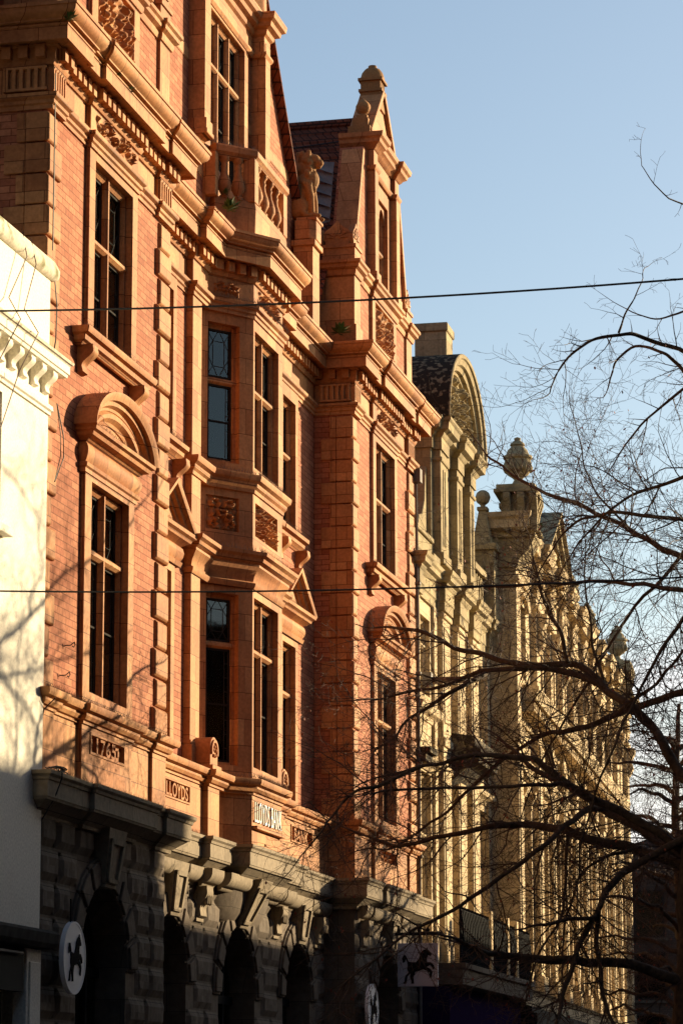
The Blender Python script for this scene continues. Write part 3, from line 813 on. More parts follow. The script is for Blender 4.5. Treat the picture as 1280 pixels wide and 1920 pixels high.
# --- middle range: walls at CEN, two side windows, pilasters, canted bay
wl = MB(); te = MB()
for a, c, ws, we in ((44.2, 49.0, 46.12, 47.15), (52.9, 57.5, 54.78, 55.80)):
    wl.wall(a, c, ZS - .1, 15.55, CEN, CEN - .3, [(ws - .2, we + .2, 12.5, 15.55), (ws - .2, we + .2, ZS - .1, 11.2)], sides=False)
    te.wall(ws - .2, we + .2, 12.5, 15.55, CEN + .04, CEN - .32, [(ws, we, 12.64, 15.3)])
    te.wall(ws - .2, we + .2, ZS - .1, 11.2, CEN + .04, CEN - .32, [(ws, we, 7.46, 10.45)])
    pl, pr = (45.80, 47.50) if a < 50 else (54.45, 56.15)
    te.wall(a, c, Z0 - .1, ZP, PLN, PLN - .2, [(pl, pr, 6.58, 6.90)], sides=False)
    te.quad((pl - .05, PLN - .12, 6.5), (pr + .05, PLN - .12, 6.5), (pr + .05, PLN - .12, 6.95), (pl - .05, PLN - .12, 6.95))
    pf = MB(); pf.sweep([(pl, 6.58), (pl, 6.90), (pr, 6.90), (pr, 6.58)], [(0, PLN), (0, PLN + .02), (-.03, PLN + .02), (-.045, PLN - .03), (-.045, PLN - .1)], 'sz', closed=True)
    pn = pf.build('name_panel', 'terra', bank)
    lettering(FAC, 'lettering', pn, 'LLOYDS' if a < 50 else 'BANK', pl + (.36 if a < 50 else .3), pr - (.08 if a < 50 else .3), 6.625, .23, PLN - .12, 'terra', .12, .012)
    for z0, z1, zt in ((12.64, 15.3, 14.2), (7.46, 10.45, 9.5)):
        window(FAC, bank, ws, we, z0, z1, CEN + .04, [], [zt], .21, lead=True)
    sl = MB(); sl.sweep([(ws - .42, CEN), (we + .42, CEN)], [(-.02, 12.38), (.02, 12.38), (.06, 12.44), (.12, 12.48), (.13, 12.54), (.21, 12.57), (.22, 12.64), (-.1, 12.67)])
    sl.build('window_sill', 'terra', bank, smooth=True, angle=30)
    cb = MB()
    for x in (ws - .25, we + .25): console(cb, x - .11, x + .11, CEN, 12.40, .42, .24)
    cb.split('scroll_bracket', 'terra', bank, gap=.05, smooth=True, angle=35)
    spikes(FAC, bank, ws - .4, we + .4, CEN + .16, 12.66); spikes(FAC, bank, a + .1, c - .1, CEN + .1, ZS + .02); spikes(FAC, bank, a, c, -.45, Z0, .13)
    # triangular pediment
    pd = MB(); mid = (ws + we) / 2; hw = 1.08
    pd.sweep([(mid - hw + .18, CEN), (mid - hw + .18, CEN + .06), (mid + hw - .18, CEN + .06), (mid + hw - .18, CEN)],
             [(-.03, 10.58), (.02, 10.58), (.05, 10.66), (.01, 10.68), (.05, 10.74), (.07, 10.82), (.05, 10.90), (.02, 10.93), (.07, 10.96), (.16, 11.0), (.18, 11.05), (.24, 11.08), (.25, 11.14), (-.02, 11.16)])
    pd.prism_sz([(mid - hw, 11.12), (mid, 11.86), (mid + hw, 11.12)], CEN - .1, CEN + .08)
    pd.sweep([(mid - hw - .12, 11.14), (mid, 11.90), (mid + hw + .12, 11.14)], [(-.20, CEN + .05), (-.20, CEN + .12), (-.15, CEN + .14), (-.13, CEN + .2), (-.08, CEN + .22), (-.05, CEN + .29), (.0, CEN + .31), (.03, CEN + .31), (.03, CEN - .02)], 'sz')
    pd.build('pediment', 'terra', bank, smooth=True, angle=28)
    spikes(FAC, bank, mid - .7, mid + .7, CEN + .2, 11.17)
wl.split('brick_wall', 'brick', bank, gap=.02); te.split('terracotta_wall', 'terra', bank, gap=.02)
# pilasters
for c in (48.35, 53.55):
    p = MB(); p.wall(c - .29, c + .29, Z0, 16.2, CEN + .12, CEN - .1)
    p.box(c - .33, c + .33, CEN, CEN + .17, ZS + .02, ZS + .42); p.box(c - .31, c + .31, CEN, CEN + .145, ZS + .42, ZS + .5)
    p.build('pilaster', 'terra', bank, bevel=.01)
    # scroll on the plinth beside the bay
    v = MB(); q_ = 48.50 if c < 50 else 53.40
    def dome(w_, h_, z_): return [(q_ - w_ / 2, z_), (q_ + w_ / 2, z_)] + [(q_ + w_ / 2 * math.cos(R(t)), z_ + h_ - w_ / 2 + w_ / 2 * math.sin(R(t))) for t in range(0, 181, 12)]
    v.prism_sz(dome(.46, .50, ZS + .08), CEN + .1, -.36)
    v.sweep([(q_ + .2 * math.cos(R(t)), ZS + .34 + .2 * math.sin(R(t))) for t in range(200, -21, -20)], [(-.05, -.37), (-.05, -.33), (.0, -.33), (.0, -.37)], 'sz')
    for t in (0, 72, 144, 216, 288): v.lathe((q_ + .08 * math.cos(R(t + 18)), -.36, ZS + .33 + .08 * math.sin(R(t + 18)) - .035), [(0, 0), (.035, .012), (.045, .035), (.035, .058), (0, .07)], 8)
    v.box(q_ - .28, q_ + .28, CEN + .1, -.30, ZS + .02, ZS + .09)
    v.build('scroll_block', 'terra', bank, smooth=True, angle=40)
    pd_ = MB(); a_ = 48.3 if c < 50 else 52.9
    pd_.wall(a_, a_ + .7, Z0, ZP, -.40, -.8); pd_.build('pilaster_pedestal', 'terra', bank)

# bay: left cant, front, right cant
bayL = FAC.sub((48.98, CEN), (49.9, -.06)); bayR = FAC.sub((52.0, -.06), (52.92, CEN))
LC = math.hypot(.92, .72)
LEV = ((ZS - .1, 10.62, 7.46, 10.45, 9.55), (12.5, 15.55, 12.78, 15.28, 14.25))
wb = MB(); wb.wall(49.9, 52.0, Z0, ZP, -.06, -.2)
for z0, z1, a, c, t in LEV:
    wb.wall(49.9, 52.0, z0, z1, -.06, -.34, [(49.99, 51.72, a, c)], sides=False)
wb.wall(49.9, 52.0, 10.6, 12.5, -.06, -.2, [(50.06, 51.66, 11.56, 12.16)], sides=False)
wb.quad((50, -.16, 11.5), (51.7, -.16, 11.5), (51.7, -.16, 12.2), (50, -.16, 12.2))
wb.build('bay_front', 'terra', bank)
relief(FAC, bank, 50.08, 51.64, 11.57, 12.15, -.16, .17, 2.6)
relief(FAC, bank, 50.15, 51.6, 15.78, 16.10, -.055, .13, 4.4)
for z0, z1, a, c, t in LEV: window(FAC, bank, 49.99, 51.72, a, c, -.06, [50.855], [t], .21, lead=True)
for F_ in (bayL, bayR):
    wb = MB(F_); wb.wall(0, LC, Z0, ZP, 0, -.2)
    for z0, z1, a, c, t in LEV:
        wb.wall(0, LC, z0, z1, 0, -.34, [(.16, .86, a, c)], sides=False)
    wb.wall(0, LC, 10.6, 12.5, 0, -.2, [(.14, .86, 11.56, 12.16)], sides=False)
    wb.quad((.1, -.06, 11.5), (.9, -.06, 11.5), (.9, -.06, 12.2), (.1, -.06, 12.2))
    wb.build('bay_cant', 'terra', bank)
    for z0, z1, a, c, t in LEV: window(F_, bank, .16, .86, a, c, 0.0, [], [t], .16, lead=True, w=.13)
    relief(F_, bank, .16, .84, 11.57, 12.15, -.06, .12, 3.1)
    relief(F_, bank, .22, .84, 15.78, 16.08, .004, .10, 5.2)
    spikes(F_, bank, .0, LC, .10, 12.62); spikes(F_, bank, .0, LC, .10, 11.22, .14); spikes(F_, bank, .0, LC, .08, 15.74); spikes(F_, bank, .0, LC, .12, ZS + .02)
    cu = MB(F_)
    for z0, z1, xs in ((12.8, 14.1, (.2, .46)), (7.5, 9.45, (.18, .52)), (7.5, 9.45, (.60, .84))):
        k = 24
        for i in range(k):
            x0, x1 = xs[0] + (xs[1] - xs[0]) * i / k, xs[0] + (xs[1] - xs[0]) * (i + 1) / k
            cu.quad((x0, -.215 + .015 * math.sin(i * 1.4), z0), (x1, -.215 + .015 * math.sin(i * 1.4 + 1.4), z0), (x1, -.215 + .015 * math.sin(i * 1.4 + 1.4), z1), (x0, -.215 + .015 * math.sin(i * 1.4), z1))
    cu.build('curtain', 'curtain', bank, smooth=True, angle=180)
spikes(FAC, bank, 49.9, 52.0, .06, 12.62); spikes(FAC, bank, 49.9, 52, .1, 11.22, .14); spikes(FAC, bank, 49.9, 52, .06, ZS + .02); spikes(FAC, bank, 49.9, 52, .06, 15.74)
moulding('bay_upper_course', [(-.1, 12.30), (.03, 12.30), (.04, 12.36), (.08, 12.40), (.09, 12.46), (.15, 12.50), (.17, 12.56), (.17, 12.60), (-.2, 12.63)], BAYP)
moulding('bay_lower_course', [(-.1, 10.58), (.02, 10.58), (.05, 10.63), (.06, 10.68), (.01, 10.71), (.03, 10.80), (.09, 10.90), (.13, 10.96), (.13, 11.0), (.20, 11.04), (.22, 11.10), (.28, 11.14), (.29, 11.20), (-.2, 11.24)], BAYP)
# letter sign on the bay plinth
sg = thing('shop_sign', FAC(50.9, .0, 6.4), 'white raised capital letters LLOYDS BANK fixed to the plinth of the canted bay', 'sign')
lettering(FAC, 'letters', sg, 'LLOYDS BANK', 50.0, 51.87, 6.52, .36, -.045, 'lettering', .018, -.006, side='black')
lb = MB(); lb.box(49.93, 51.95, -.06, .03, 6.40, 6.45); lb.build('ledge', 'terra', bank)

# --- central gable
GN = -.80
gb = MB()
def grx(z): return 56.48 - (z - 18.89) * .838
pl = [(44.74, 16.9), (44.74, 18.89), (50.61, 25.9), (56.48, 18.89), (56.48, 16.9)]
zs = [16.9, 18.0, 18.3, 21.25, 22.2, 25.9]
for sg_ in (0, 1):
    m_ = (lambda s: s) if sg_ else (lambda s: 101.22 - s)
    edge = 52.10
    gb.add([(m_(edge), GN, 16.9), (m_(56.48), GN, 16.9), (m_(56.48), GN, 18.89), (m_(grx(22.2)), GN, 22.2), (m_(edge), GN, 22.2)], ((0, 1, 2, 3, 4),))
gb.add([(101.22 - grx(22.2), GN, 22.2), (grx(22.2), GN, 22.2), (50.61, GN, 25.9)], ((0, 1, 2),))
gb.build('brick_gable', 'brick', bank)
g = MB()
g.wall(49.12, 52.10, 16.9, 22.2, GN + .04, GN - .35, [(49.48, 51.84, 18.35, 21.25)])
for a in (48.15, 52.42):
    g.box(a, a + .36, GN - .1, GN + .30, 18.5, 21.6); g.box(a - .03, a + .39, GN - .1, GN + .34, 18.5, 18.7)
    g.prism_nz([(GN, 18.2), (GN + .10, 18.25), (GN + .2, 18.38), (GN + .36, 18.42), (GN + .36, 18.5), (GN, 18.5)], a - .05, a + .41)
for z in (19.75, 17.9):
    w_ = grx(z); g.box(52.1, w_, GN - .05, GN + .012, z, z + .24); g.box(101.22 - w_, 49.12, GN - .05, GN + .012, z, z + .24)
g.split('gable_dressing', 'terra', bank, gap=.03, bevel=.01)
e = MB()
e.sweep([(48.12, GN), (48.12, GN + .28), (48.54, GN + .28), (48.54, GN + .04), (52.38, GN + .04), (52.38, GN + .28), (52.80, GN + .28), (52.80, GN)],
        [(-.1, 21.30), (.02, 21.30), (.06, 21.36), (.06, 21.40), (.006, 21.42), (.006, 21.72), (.06, 21.76), (.08, 21.84), (.17, 21.88), (.19, 21.96), (.26, 22.0), (.28, 22.12), (-.2, 22.18)])
e.build('gable_cornice', 'terra', bank, smooth=True, angle=30)
sc = MB()
for c in (48.35, 52.6): sc.prism_sz([(c - .22, 22.15), (c + .22, 22.15), (c + .20, 22.4), (c + .12, 23.2), (c - .12, 23.2), (c - .20, 22.4)], GN - .1, GN + .22)
A = arc(50.47, 22.15, 2.0, 1.5, 176, 4, 20)
sc.prism_sz(arc(50.47, 22.15, 1.9, 1.4, 180, 0, 20), GN - .1, GN + .055)
sc.sweep(A, [(-.3, GN), (-.3, GN + .1), (-.2, GN + .14), (-.1, GN + .22), (0, GN + .26), (0, GN - .05)], 'sz')
sc.split('gable_crest', 'terra', bank, gap=.02, smooth=True, angle=35)
rk = MB()
for sg_ in (0, 1):
    m_ = (lambda s: s) if sg_ else (lambda s: 101.22 - s)
    path = [(m_(56.52), 18.80), (m_(50.61), 25.95)]
    if sg_ == 0: path = path[::-1]
    rk.sweep(path, [(-.05, GN - .1), (-.05, GN + .06), (0, GN + .10), (.06, GN + .11), (.08, GN + .17), (.17, GN + .18), (.19, GN + .10), (.19, GN - .45), (.0, GN - .5)], 'sz')
rk.build('raking_coping', 'tile', bank, smooth=True, angle=30)
window(FAC, bank, 49.48, 51.84, 18.35, 21.25, GN + .04, [50.27, 51.05], [20.3], .21, lead=True)
rf = MB()
for sg_ in (0, 1):
    m_ = (lambda s: s) if sg_ else (lambda s: 101.22 - s)
    rf.quad((m_(57.3), GN - .3, 17.9), (50.61, GN - .3, 25.85), (50.61, -10, 25.85), (m_(57.3), -10, 17.9))
rf.build('tiled_roof', 'tile', bank)
# parapet between gable and pavilions, with the pedestal
pp = MB()
for a, c in ((44.2, 45.0), (56.3, 57.6)):
    pp.box(a, c, -1.3, -.90, 16.85, 17.9)
pp.box(55.66, 56.24, -.76, -.36, 16.85, 18.55); pp.box(55.60, 56.30, -.80, -.30, 18.52, 18.64)
pp.prism_sn([(55.62, -.72), (55.62, -.42), (55.74, -.30), (56.14, -.30), (56.26, -.42), (56.26, -.72)], 18.66, 19.05)
pp.box(55.66, 56.24, -.70, -.28, 19.05, 19.12)
pp.split('statue_pedestal', 'terra', bank, gap=.05, bevel=.012)

# --- balcony over the bay
BP = [(49.25, -.62), (49.82, -.02), (52.08, -.02), (52.65, -.62)]
bl = MB()
bl.sweep(BP, [(-.18, 16.9), (.0, 16.9), (.02, 17.5), (.0, 17.62), (-.18, 17.62)], caps=True)
bal = bl.build('balcony', 'terra', bank, bevel=.008)
rl = MB(); rl.sweep(BP, [(-.19, 18.38), (.0, 18.38), (.02, 18.42), (.06, 18.46), (.06, 18.56), (.03, 18.60), (-.21, 18.60), (-.24, 18.56), (-.24, 18.46), (-.19, 18.42)]); rl.build('handrail', 'terra', bal, smooth=True, angle=30)
ps = MB()
for a, c in ((49.72, 50.0), (51.84, 52.12)): ps.box(a, c, -.21, .0, 17.6, 18.42)
for p in ((49.2, -.66), (52.7, -.66)): ps.box(p[0] - .1, p[0] + .1, p[1] - .1, p[1] + .1, 17.6, 18.42)
ps.split('newel', 'terra', bal, bevel=.01)
pr_ = baluster_prof(.78, .125)
spots = [(50.0 + 1.84 * (i + .5) / 4, -.11) for i in range(4)]
for a, c in ((BP[0], BP[1]), (BP[2], BP[3])):
    for i in range(2):
        t = (.36, .70)[i] if a == BP[0] else (.30, .64)[i]; spots.append((a[0] + (c[0] - a[0]) * t + (-.0), a[1] + (c[1] - a[1]) * t - .09))
for p in spots:
    b_ = MB(); b_.lathe((p[0], p[1], 17.61), pr_, 14); b_.build('baluster', 'terra', bal, smooth=True, angle=50)
spikes(FAC, bank, 49.8, 52.1, -.05, 18.6); spikes(bayL, bank, .1, 1.0, -.02, 18.6, .13)

# ------------------------------------------------------------------ stone ground floor of the bank
def rock(b, s0, s1, z0, z1, n, F=FAC, amp=.035, seed=0):
    nx, nz_ = max(4, int((s1 - s0) / .11)), max(4, int((z1 - z0) / .11)); pts = []
    for j in range(nz_ + 1):
        for i in range(nx + 1):
            u, v = i / nx, j / nz_
            e = min(1, min(u, 1 - u) * nx / 1.0, min(v, 1 - v) * nz_ / 1.0)
            s, z = s0 + u * (s1 - s0), z0 + v * (z1 - z0)
            q = noise.noise(Vector((s * 5, n * 3 + seed, z * 5))) * .6 + noise.noise(Vector((s * 13, seed, z * 13))) * .4
            pts.append((s, n + (e > .01) * (.03 + amp * (.6 + q)), z))
    fs = [(j * (nx + 1) + i, j * (nx + 1) + i + 1, (j + 1) * (nx + 1) + i + 1, (j + 1) * (nx + 1) + i) for j in range(nz_) for i in range(nx)]
    b.add(pts, fs)

def arch_wall(b, s0, s1, z1, n, arches, depth):
    xs = s0
    for cs, r, sp in arches:
        b.quad((xs, n, 0), (cs - r, n, 0), (cs - r, n, z1), (xs, n, z1))
        k = 20; P = [(cs - r * math.cos(math.pi * i / k), sp + r * math.sin(math.pi * i / k)) for i in range(k + 1)]
        for p, q in zip(P, P[1:]):
            b.quad((p[0], n, p[1]), (q[0], n, q[1]), (q[0], n, z1), (p[0], n, z1))
            b.quad((p[0], n, p[1]), (q[0], n, q[1]), (q[0], n - depth, q[1]), (p[0], n - depth, p[1]))
        for x in (cs - r, cs + r): b.quad((x, n, 0), (x, n - depth, 0), (x, n - depth, sp), (x, n, sp))
        xs = cs + r
    b.quad((xs, n, 0), (s1, n, 0), (s1, n, z1), (xs, n, z1))

def ground_range(s0, s1, n, arches, keyn):
    w = MB(); arch_wall(w, s0, s1, 5.6, n, arches, .5)
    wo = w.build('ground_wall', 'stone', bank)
    bl = MB(); vo = MB(); ks = MB()
    for i in range(0, 12):
        za, zb = .06 + .46 * i + .018, .06 + .46 * (i + 1) - .018
        zc = (za + zb) / 2; gaps = []
        for cs, r, sp in arches:
            R2 = r + .44
            hw = r if zb < sp else (math.sqrt(max(0, R2 ** 2 - (za - sp) ** 2)) if za > sp else R2)
            if zb < sp: hw = r + .02
            if za > sp and za - sp > R2: hw = .27
            gaps.append((cs - hw, cs + hw))
        x = s0
        for a, c in gaps + [(s1, s1)]:
            run = a - x
            if run > .12:
                k = max(1, round(run / .85)); off = [0] + [j / k + (rnd.uniform(-.08, .08) / k if k > 1 else 0) for j in range(1, k)] + [1]
                for p, q in zip(off, off[1:]): rock(bl, x + run * p + .012, x + run * q - .012, za, zb, n, seed=i * 7.1)
            x = c
    for cs, r, sp in arches:
        k = 9
        for i in range(k):
            if i == k // 2: continue
            a0, a1 = math.pi * (i + .035) / k, math.pi * (i + .965) / k
            ring = lambda a, rr: (cs - rr * math.cos(a), sp + rr * math.sin(a))
            p = [ring(a0, r), ring(a0, r + .42), ring((a0 + a1) / 2, r + .42), ring(a1, r + .42), ring(a1, r), ring((a0 + a1) / 2, r)]
            vo.prism_sz(p, n - .5, n + .045)
            m_ = ring((a0 + a1) / 2, r + .21)
            vo.prism_sz([((x_ - m_[0]) * .82 + m_[0], (z_ - m_[1]) * .82 + m_[1]) for x_, z_ in p], n + .04, n + .085)
        # keystone leaning outward with a sunk panel
        zb_, zt_ = sp + r - .02, 5.58
        ln = .56 if abs(cs - 50.95) < .1 else .24
        for (a, d, zz0, zz1, nn) in ((.26, .42, zb_, zt_, 0),):
            ks.add([(cs - a, n - .3, zz0), (cs + a, n - .3, zz0), (cs + d, n - .3, zz1), (cs - d, n - .3, zz1),
                    (cs - a, n + .12, zz0), (cs + a, n + .12, zz0), (cs + d, n + ln, zz1), (cs - d, n + ln, zz1)],
                   ((0, 1, 5, 4), (1, 2, 6, 5), (2, 3, 7, 6), (3, 0, 4, 7), (4, 5, 6, 7)))
            # raised border round the panel
            for f0, f1, g0, g1 in ((-.88, -.62, 0, 1), (.62, .88, 0, 1), (-.88, .88, 0, .10), (-.88, .88, .88, 1.0)):
                q = []
                for ff, gg in ((f0, g0), (f1, g0), (f1, g1), (f0, g1)):
                    g_ = .08 + gg * .74; ww = a + (d - a) * g_
                    q.append((cs + ff * ww, n + .125 + (ln - .12) * g_, zz0 + (zz1 - zz0) * g_))
                qb = [(x_, y_ + .035, z_) for x_, y_, z_ in q]
                ks.add(q + qb, ((0, 1, 5, 4), (1, 2, 6, 5), (2, 3, 7, 6), (3, 0, 4, 7), (4, 5, 6, 7)))
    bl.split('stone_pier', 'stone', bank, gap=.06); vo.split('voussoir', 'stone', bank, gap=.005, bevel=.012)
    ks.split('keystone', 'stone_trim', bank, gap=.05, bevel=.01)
    for cs, r, sp in arches:
        wn = MB(); nn = n - .42
        wn.box(cs - r, cs + r, nn - .06, nn + .02, sp - .07, sp + .07)
        for x in (-.5, .5): wn.box(cs + x * r - .04, cs + x * r + .04, nn - .05, nn + .015, 0, sp + r * .86)
        wo_ = wn.build('arched_window', 'black', bank)
        g = MB(); k = 20
        P = [(cs + r * math.cos(math.pi * i / k), sp + r * math.sin(math.pi * i / k)) for i in range(k + 1)]
        g.prism_sz([(cs + r, 0)] + P + [(cs - r, 0)], nn - .05, nn - .035); g.build('glass', 'glass', wo_)

ground_range(38.2, 44.25, .03, [(41.12, 1.17, 3.60)], 0)
ground_range(44.25, 57.5, -.60, [(46.65, 1.07, 3.66), (50.95, 1.22, 3.55), (55.3, 1.07, 3.66)], 0)
ground_range(57.5, 63.55, .03, [(60.42, 1.17, 3.60)], 0)
b = MB()
for x in (38.2, 44.25, 57.5, 63.55): b.quad((x, .03, 0), (x, -1.2, 0), (x, -1.2, 5.6), (x, .03, 5.6))
b.split('ground_return', 'stone', bank)
SP = [(38.05, -3), (38.05, .03), (39.9, .03), (39.9, .10), (42.4, .10), (42.4, .03), (43.5, .03), (43.5, .09), (44.3, .09), (44.3, -.60), (47.95, -.60), (47.95, -.46), (48.72, -.46), (48.72, -.60),
      (49.62, -.60), (49.62, -.22), (52.28, -.22), (52.28, -.60), (53.18, -.60), (53.18, -.46), (53.95, -.46), (53.95, -.60), (57.4, -.60), (57.4, .09), (58.2, .09), (58.2, .03), (59.2, .03), (59.2, .10), (61.7, .10), (61.7, .03), (63.65, .03), (63.65, -3)]
moulding('stone_cornice', [(-.3, 5.50), (.02, 5.50), (.03, 5.55), (.24, 5.70), (.26, 5.70), (.27, 5.735), (.28, 5.735), (.28, 5.95), (.30, 5.96), (.31, 6.0), (.345, 6.03), (.35, 6.08), (-.6, 6.12)], SP, 'stone_trim')
bm_ = MB()
for a, c in ((44.35, 46.2), (47.1, 47.9), (48.0, 48.75), (53.2, 53.9), (54.1, 54.85), (55.75, 57.3), (49.0, 50.4), (51.5, 52.9), (57.6, 58.1), (58.3, 59.9), (61, 61.6)):
    n0 = -.60 if a < 57.4 else .03
    if 47.95 < a < 49 or 53 < a < 54: n0 = -.48
    if 49 <= a < 52: n0 = -.42
    bm_.prism_nz([(n0, 5.28), (n0 + .06, 5.30)] + [(n0 + .08 + .17 * math.sin(R(t)), 5.50 - .18 * math.cos(R(t)) + .02) for t in range(0, 91, 15)] + [(n0 + .25, 5.58), (n0, 5.58)], a, c)
bm_.split('bed_roll', 'stone_trim', bank, gap=.02, smooth=True, angle=50)
bm_ = MB()
for c in (48.35, 53.55, 44.9, 56.8, 58.0):
    n0 = -.6 if c < 57 else .03
    console(bm_, c - .19, c + .19, n0 + .06, 5.30, .52, .17)
    for k_ in range(3): bm_.lathe((c - .11 + .11 * k_, n0 + .20, 4.98), [(0, 0), (.035, .03), (.045, .12), (.03, .22), (0, .26)], 8)
    bm_.box(c - .22, c + .22, n0, n0 + .06, 4.72, 5.30)
bm_.split('carved_corbel', 'stone_trim', bank, gap=.1, smooth=True, angle=40)
cv = MB()
cv.sweep([(49.3, -.6), (49.75, -.30), (52.15, -.30), (52.6, -.6)], [(-.35, 4.75), (-.22, 4.85), (-.12, 5.0), (-.05, 5.2), (-.0, 5.45), (.0, 5.56), (-.5, 5.56)])
cv.build('bay_corbel', 'stone', bank, smooth=True, angle=40)

# rainwater pipe at the far corner, cable loops at the near corner
pp = MB(); pp.tube([FAC(63.62, .08, 15.4), FAC(63.62, .10, 12), FAC(63.62, .10, 0.2)], .036, 8)
for z in range(1, 15, 2): pp.box(63.55, 63.69, .0, .165, z, z + .06)
pp.box(63.50, 63.74, .0, .2, 15.3, 15.6); pp.build('rainwater_pipe', 'pipe', bank)
cb = MB()
cb.tube([FAC(38.22, .10, z) for z in (16.0, 15.2, 14.2, 13.4)], .010, 5)
cb.tube([FAC(38.24, .13, 13.0), FAC(38.27, .16, 12.6), FAC(38.24, .16, 12.1), FAC(38.20, .14, 11.9)], .010, 5)
cb.tube([FAC(38.22, .2, 11.2), FAC(38.46, .22, 10.8), FAC(38.50, .22, 10.5), FAC(38.24, .18, 10.1)], .009, 5)
cb.tube([FAC(38.22, .2, 11.2), FAC(38.40, .20, 10.8), FAC(38.42, .2, 10.5), FAC(38.24, .18, 10.1)], .007, 5)
for k in range(5): cb.tube([FAC(38.0 + .35 * i / 9 * (1 + .25 * k) , .36 - .03 * k + .05 * math.sin(i * 1.1 + k), 6.125 + .025 * math.sin(i / 9 * 3.14) * (1 + .3 * k) + .012 * math.sin(i * 2.3 + k * 2)) for i in range(10)], .009, 5)
cb.tube([FAC(38.10, .40, 6.12), FAC(38.07, .41, 6.0), FAC(38.12, .30, 5.75), FAC(38.165, .10, 5.45), FAC(38.17, .08, 4.9), FAC(38.17, .08, 4.1)], .010, 5)
cb.tube([FAC(38.19, .26, 7.1), FAC(38.19, .10, 6.95), FAC(38.2, .065, 6.8), FAC(38.21, .065, 6.5), FAC(38.2, .065, 6.14)], .009, 5)
for o_, l_ in zip(cb.split('cable', 'cable', gap=.04), ('black cable clipped down the corner of the bank above the white house', 'short black cable hanging at the end of the white house wall below its parapet', 'looped black cable bulging out below the white house cornice', 'tangle of black cables on the stone ledge at the near end of bank', 'black cable dropping down the terracotta plinth beside white wall', 'thin black cable at the corner')): tag(o_, l_, 'cable')
hk = MB()
for s_, z_ in ((39.35, 8.0), (39.15, 7.55)):
    hk.tube([FAC(s_, 0, z_), FAC(s_, .08, z_), FAC(s_ + .01, .11, z_ + .03), FAC(s_ + .05, .12, z_ + .05), FAC(s_ + .08, .12, z_ + .02), FAC(s_ + .06, .11, z_ - .02), FAC(s_ + .02, .10, z_ - .01)], .008, 5)
hk.split('eye_hook', 'iron', bank)
# gutter weeds: each tuft a plant
def weed(p, r, k, label):
    b = MB()
    for _ in range(k):
        a = rnd.uniform(0, 6.28); el = rnd.uniform(.2, 1.4); l = r * rnd.uniform(.5, 1.1)
        d = Vector((math.cos(a) * math.cos(el) * .8 + .25, math.sin(a) * math.cos(el), math.sin(el) - .25)); q = Vector(p); e = q + d * l
        sd = d.cross(Vector((0, 0, 1))).normalized() * r * .10
        b.add([q, q + d * l * .55 + sd, e, q + d * l * .55 - sd], ((0, 1, 2, 3),), True)
    o = b.build('weed', 'leaf'); return tag(o, label, 'plant', 'weeds rooted on the ledges')
weed(FAC(37.80, .42, 16.62), .20, 50, 'bushy weed on the gutter edge at the near corner of bank, beside the white wire')
weed(FAC(40.15, .40, 16.60), .13, 30, 'small dark weed on the cornice, upper of the two close together')
weed(FAC(40.75, .40, 16.59), .15, 36, 'small dark weed on the cornice, lower of the two close together')
weed(FAC(47.9, .0, 16.9), .30, 70, 'large green weed in the corner of the cornice left of the balcony')
weed(FAC(49.3, -.45, 17.66), .16, 34, 'low green weed between the balcony balusters')
weed(FAC(57.2, -.2, 17.1), .34, 80, 'dark weed at the foot of the far gable beside the palmette block')

# ------------------------------------------------------------------ signs
HORSE = [(-.40, .30), (-.44, .20), (-.42, .08), (-.36, .12), (-.34, .20), (-.30, .12), (-.28, .02), (-.30, -.10), (-.26, -.18), (-.36, -.30), (-.38, -.44), (-.42, -.50), (-.34, -.50), (-.31, -.42),
         (-.29, -.30), (-.20, -.20), (-.22, -.32), (-.17, -.44), (-.19, -.50), (-.10, -.50), (-.11, -.44), (-.12, -.32), (-.06, -.16), (.06, -.14), (.16, -.10), (.26, -.14), (.36, -.20), (.34, -.32),
         (.39, -.36), (.43, -.18), (.36, -.08), (.26, -.04), (.36, .02), (.42, -.04), (.44, -.10), (.50, -.08), (.47, .02), (.38, .10), (.28, .10), (.27, .20), (.31, .30), (.38, .27), (.41, .31), (.36, .40),
         (.30, .46), (.28, .52), (.24, .46), (.17, .44), (.08, .34), (.04, .20), (-.04, .10), (-.16, .10), (-.26, .12), (-.30, .22), (-.34, .30)]
def horse_mesh(name, put, parent, k):
    b = MB(); f = [put(x * k, z * k, 0) for x, z in HORSE]; g = [put(x * k, z * k, .012) for x, z in HORSE]
    n_ = len(HORSE); b.add(f + g, [tuple(range(n_, 2 * n_))] + [(i, (i + 1) % n_, n_ + (i + 1) % n_, n_ + i) for i in range(n_)], True)
    return b.build(name, 'signblack', parent)
def disc_sign(s, z, n, r, label):
    t = thing('disc_sign', FAC(s, n, z - r), label, 'sign', 'round horse signs on the stone ground floor')
    b = MB(); P = [(s + r * math.cos(i * math.pi / 24), z + r * math.sin(i * math.pi / 24)) for i in range(48)]
    b.prism_sz(P, n - .05, n); b.build('disc', 'signwhite', t)
    e = MB(); e.sweep(P, [(-.02, n - .06), (-.02, n + .006), (.008, n + .006), (.008, n - .06)], 'sz', closed=True); e.build('rim', 'signwhite', t)
    horse_mesh('horse_emblem', lambda x, q, d: FAC(s + x, n + .002 + d, z + q), t, r * 1.35)
    br = MB(); br.tube([FAC(s - .1, n - .03, z + r), FAC(s - .1, n - .03, z + r + .32)], .012, 6); br.tube([FAC(s, n - .04, z), FAC(s, .0, z)], .03, 6); br.build('bracket', 'black', t)
disc_sign(39.06, 3.66, .30, .47, 'round white sign with black rearing horse, near the white house')
disc_sign(57.95, 3.58, .30, .47, 'round white sign with black horse behind the tree twigs, by the far arch')
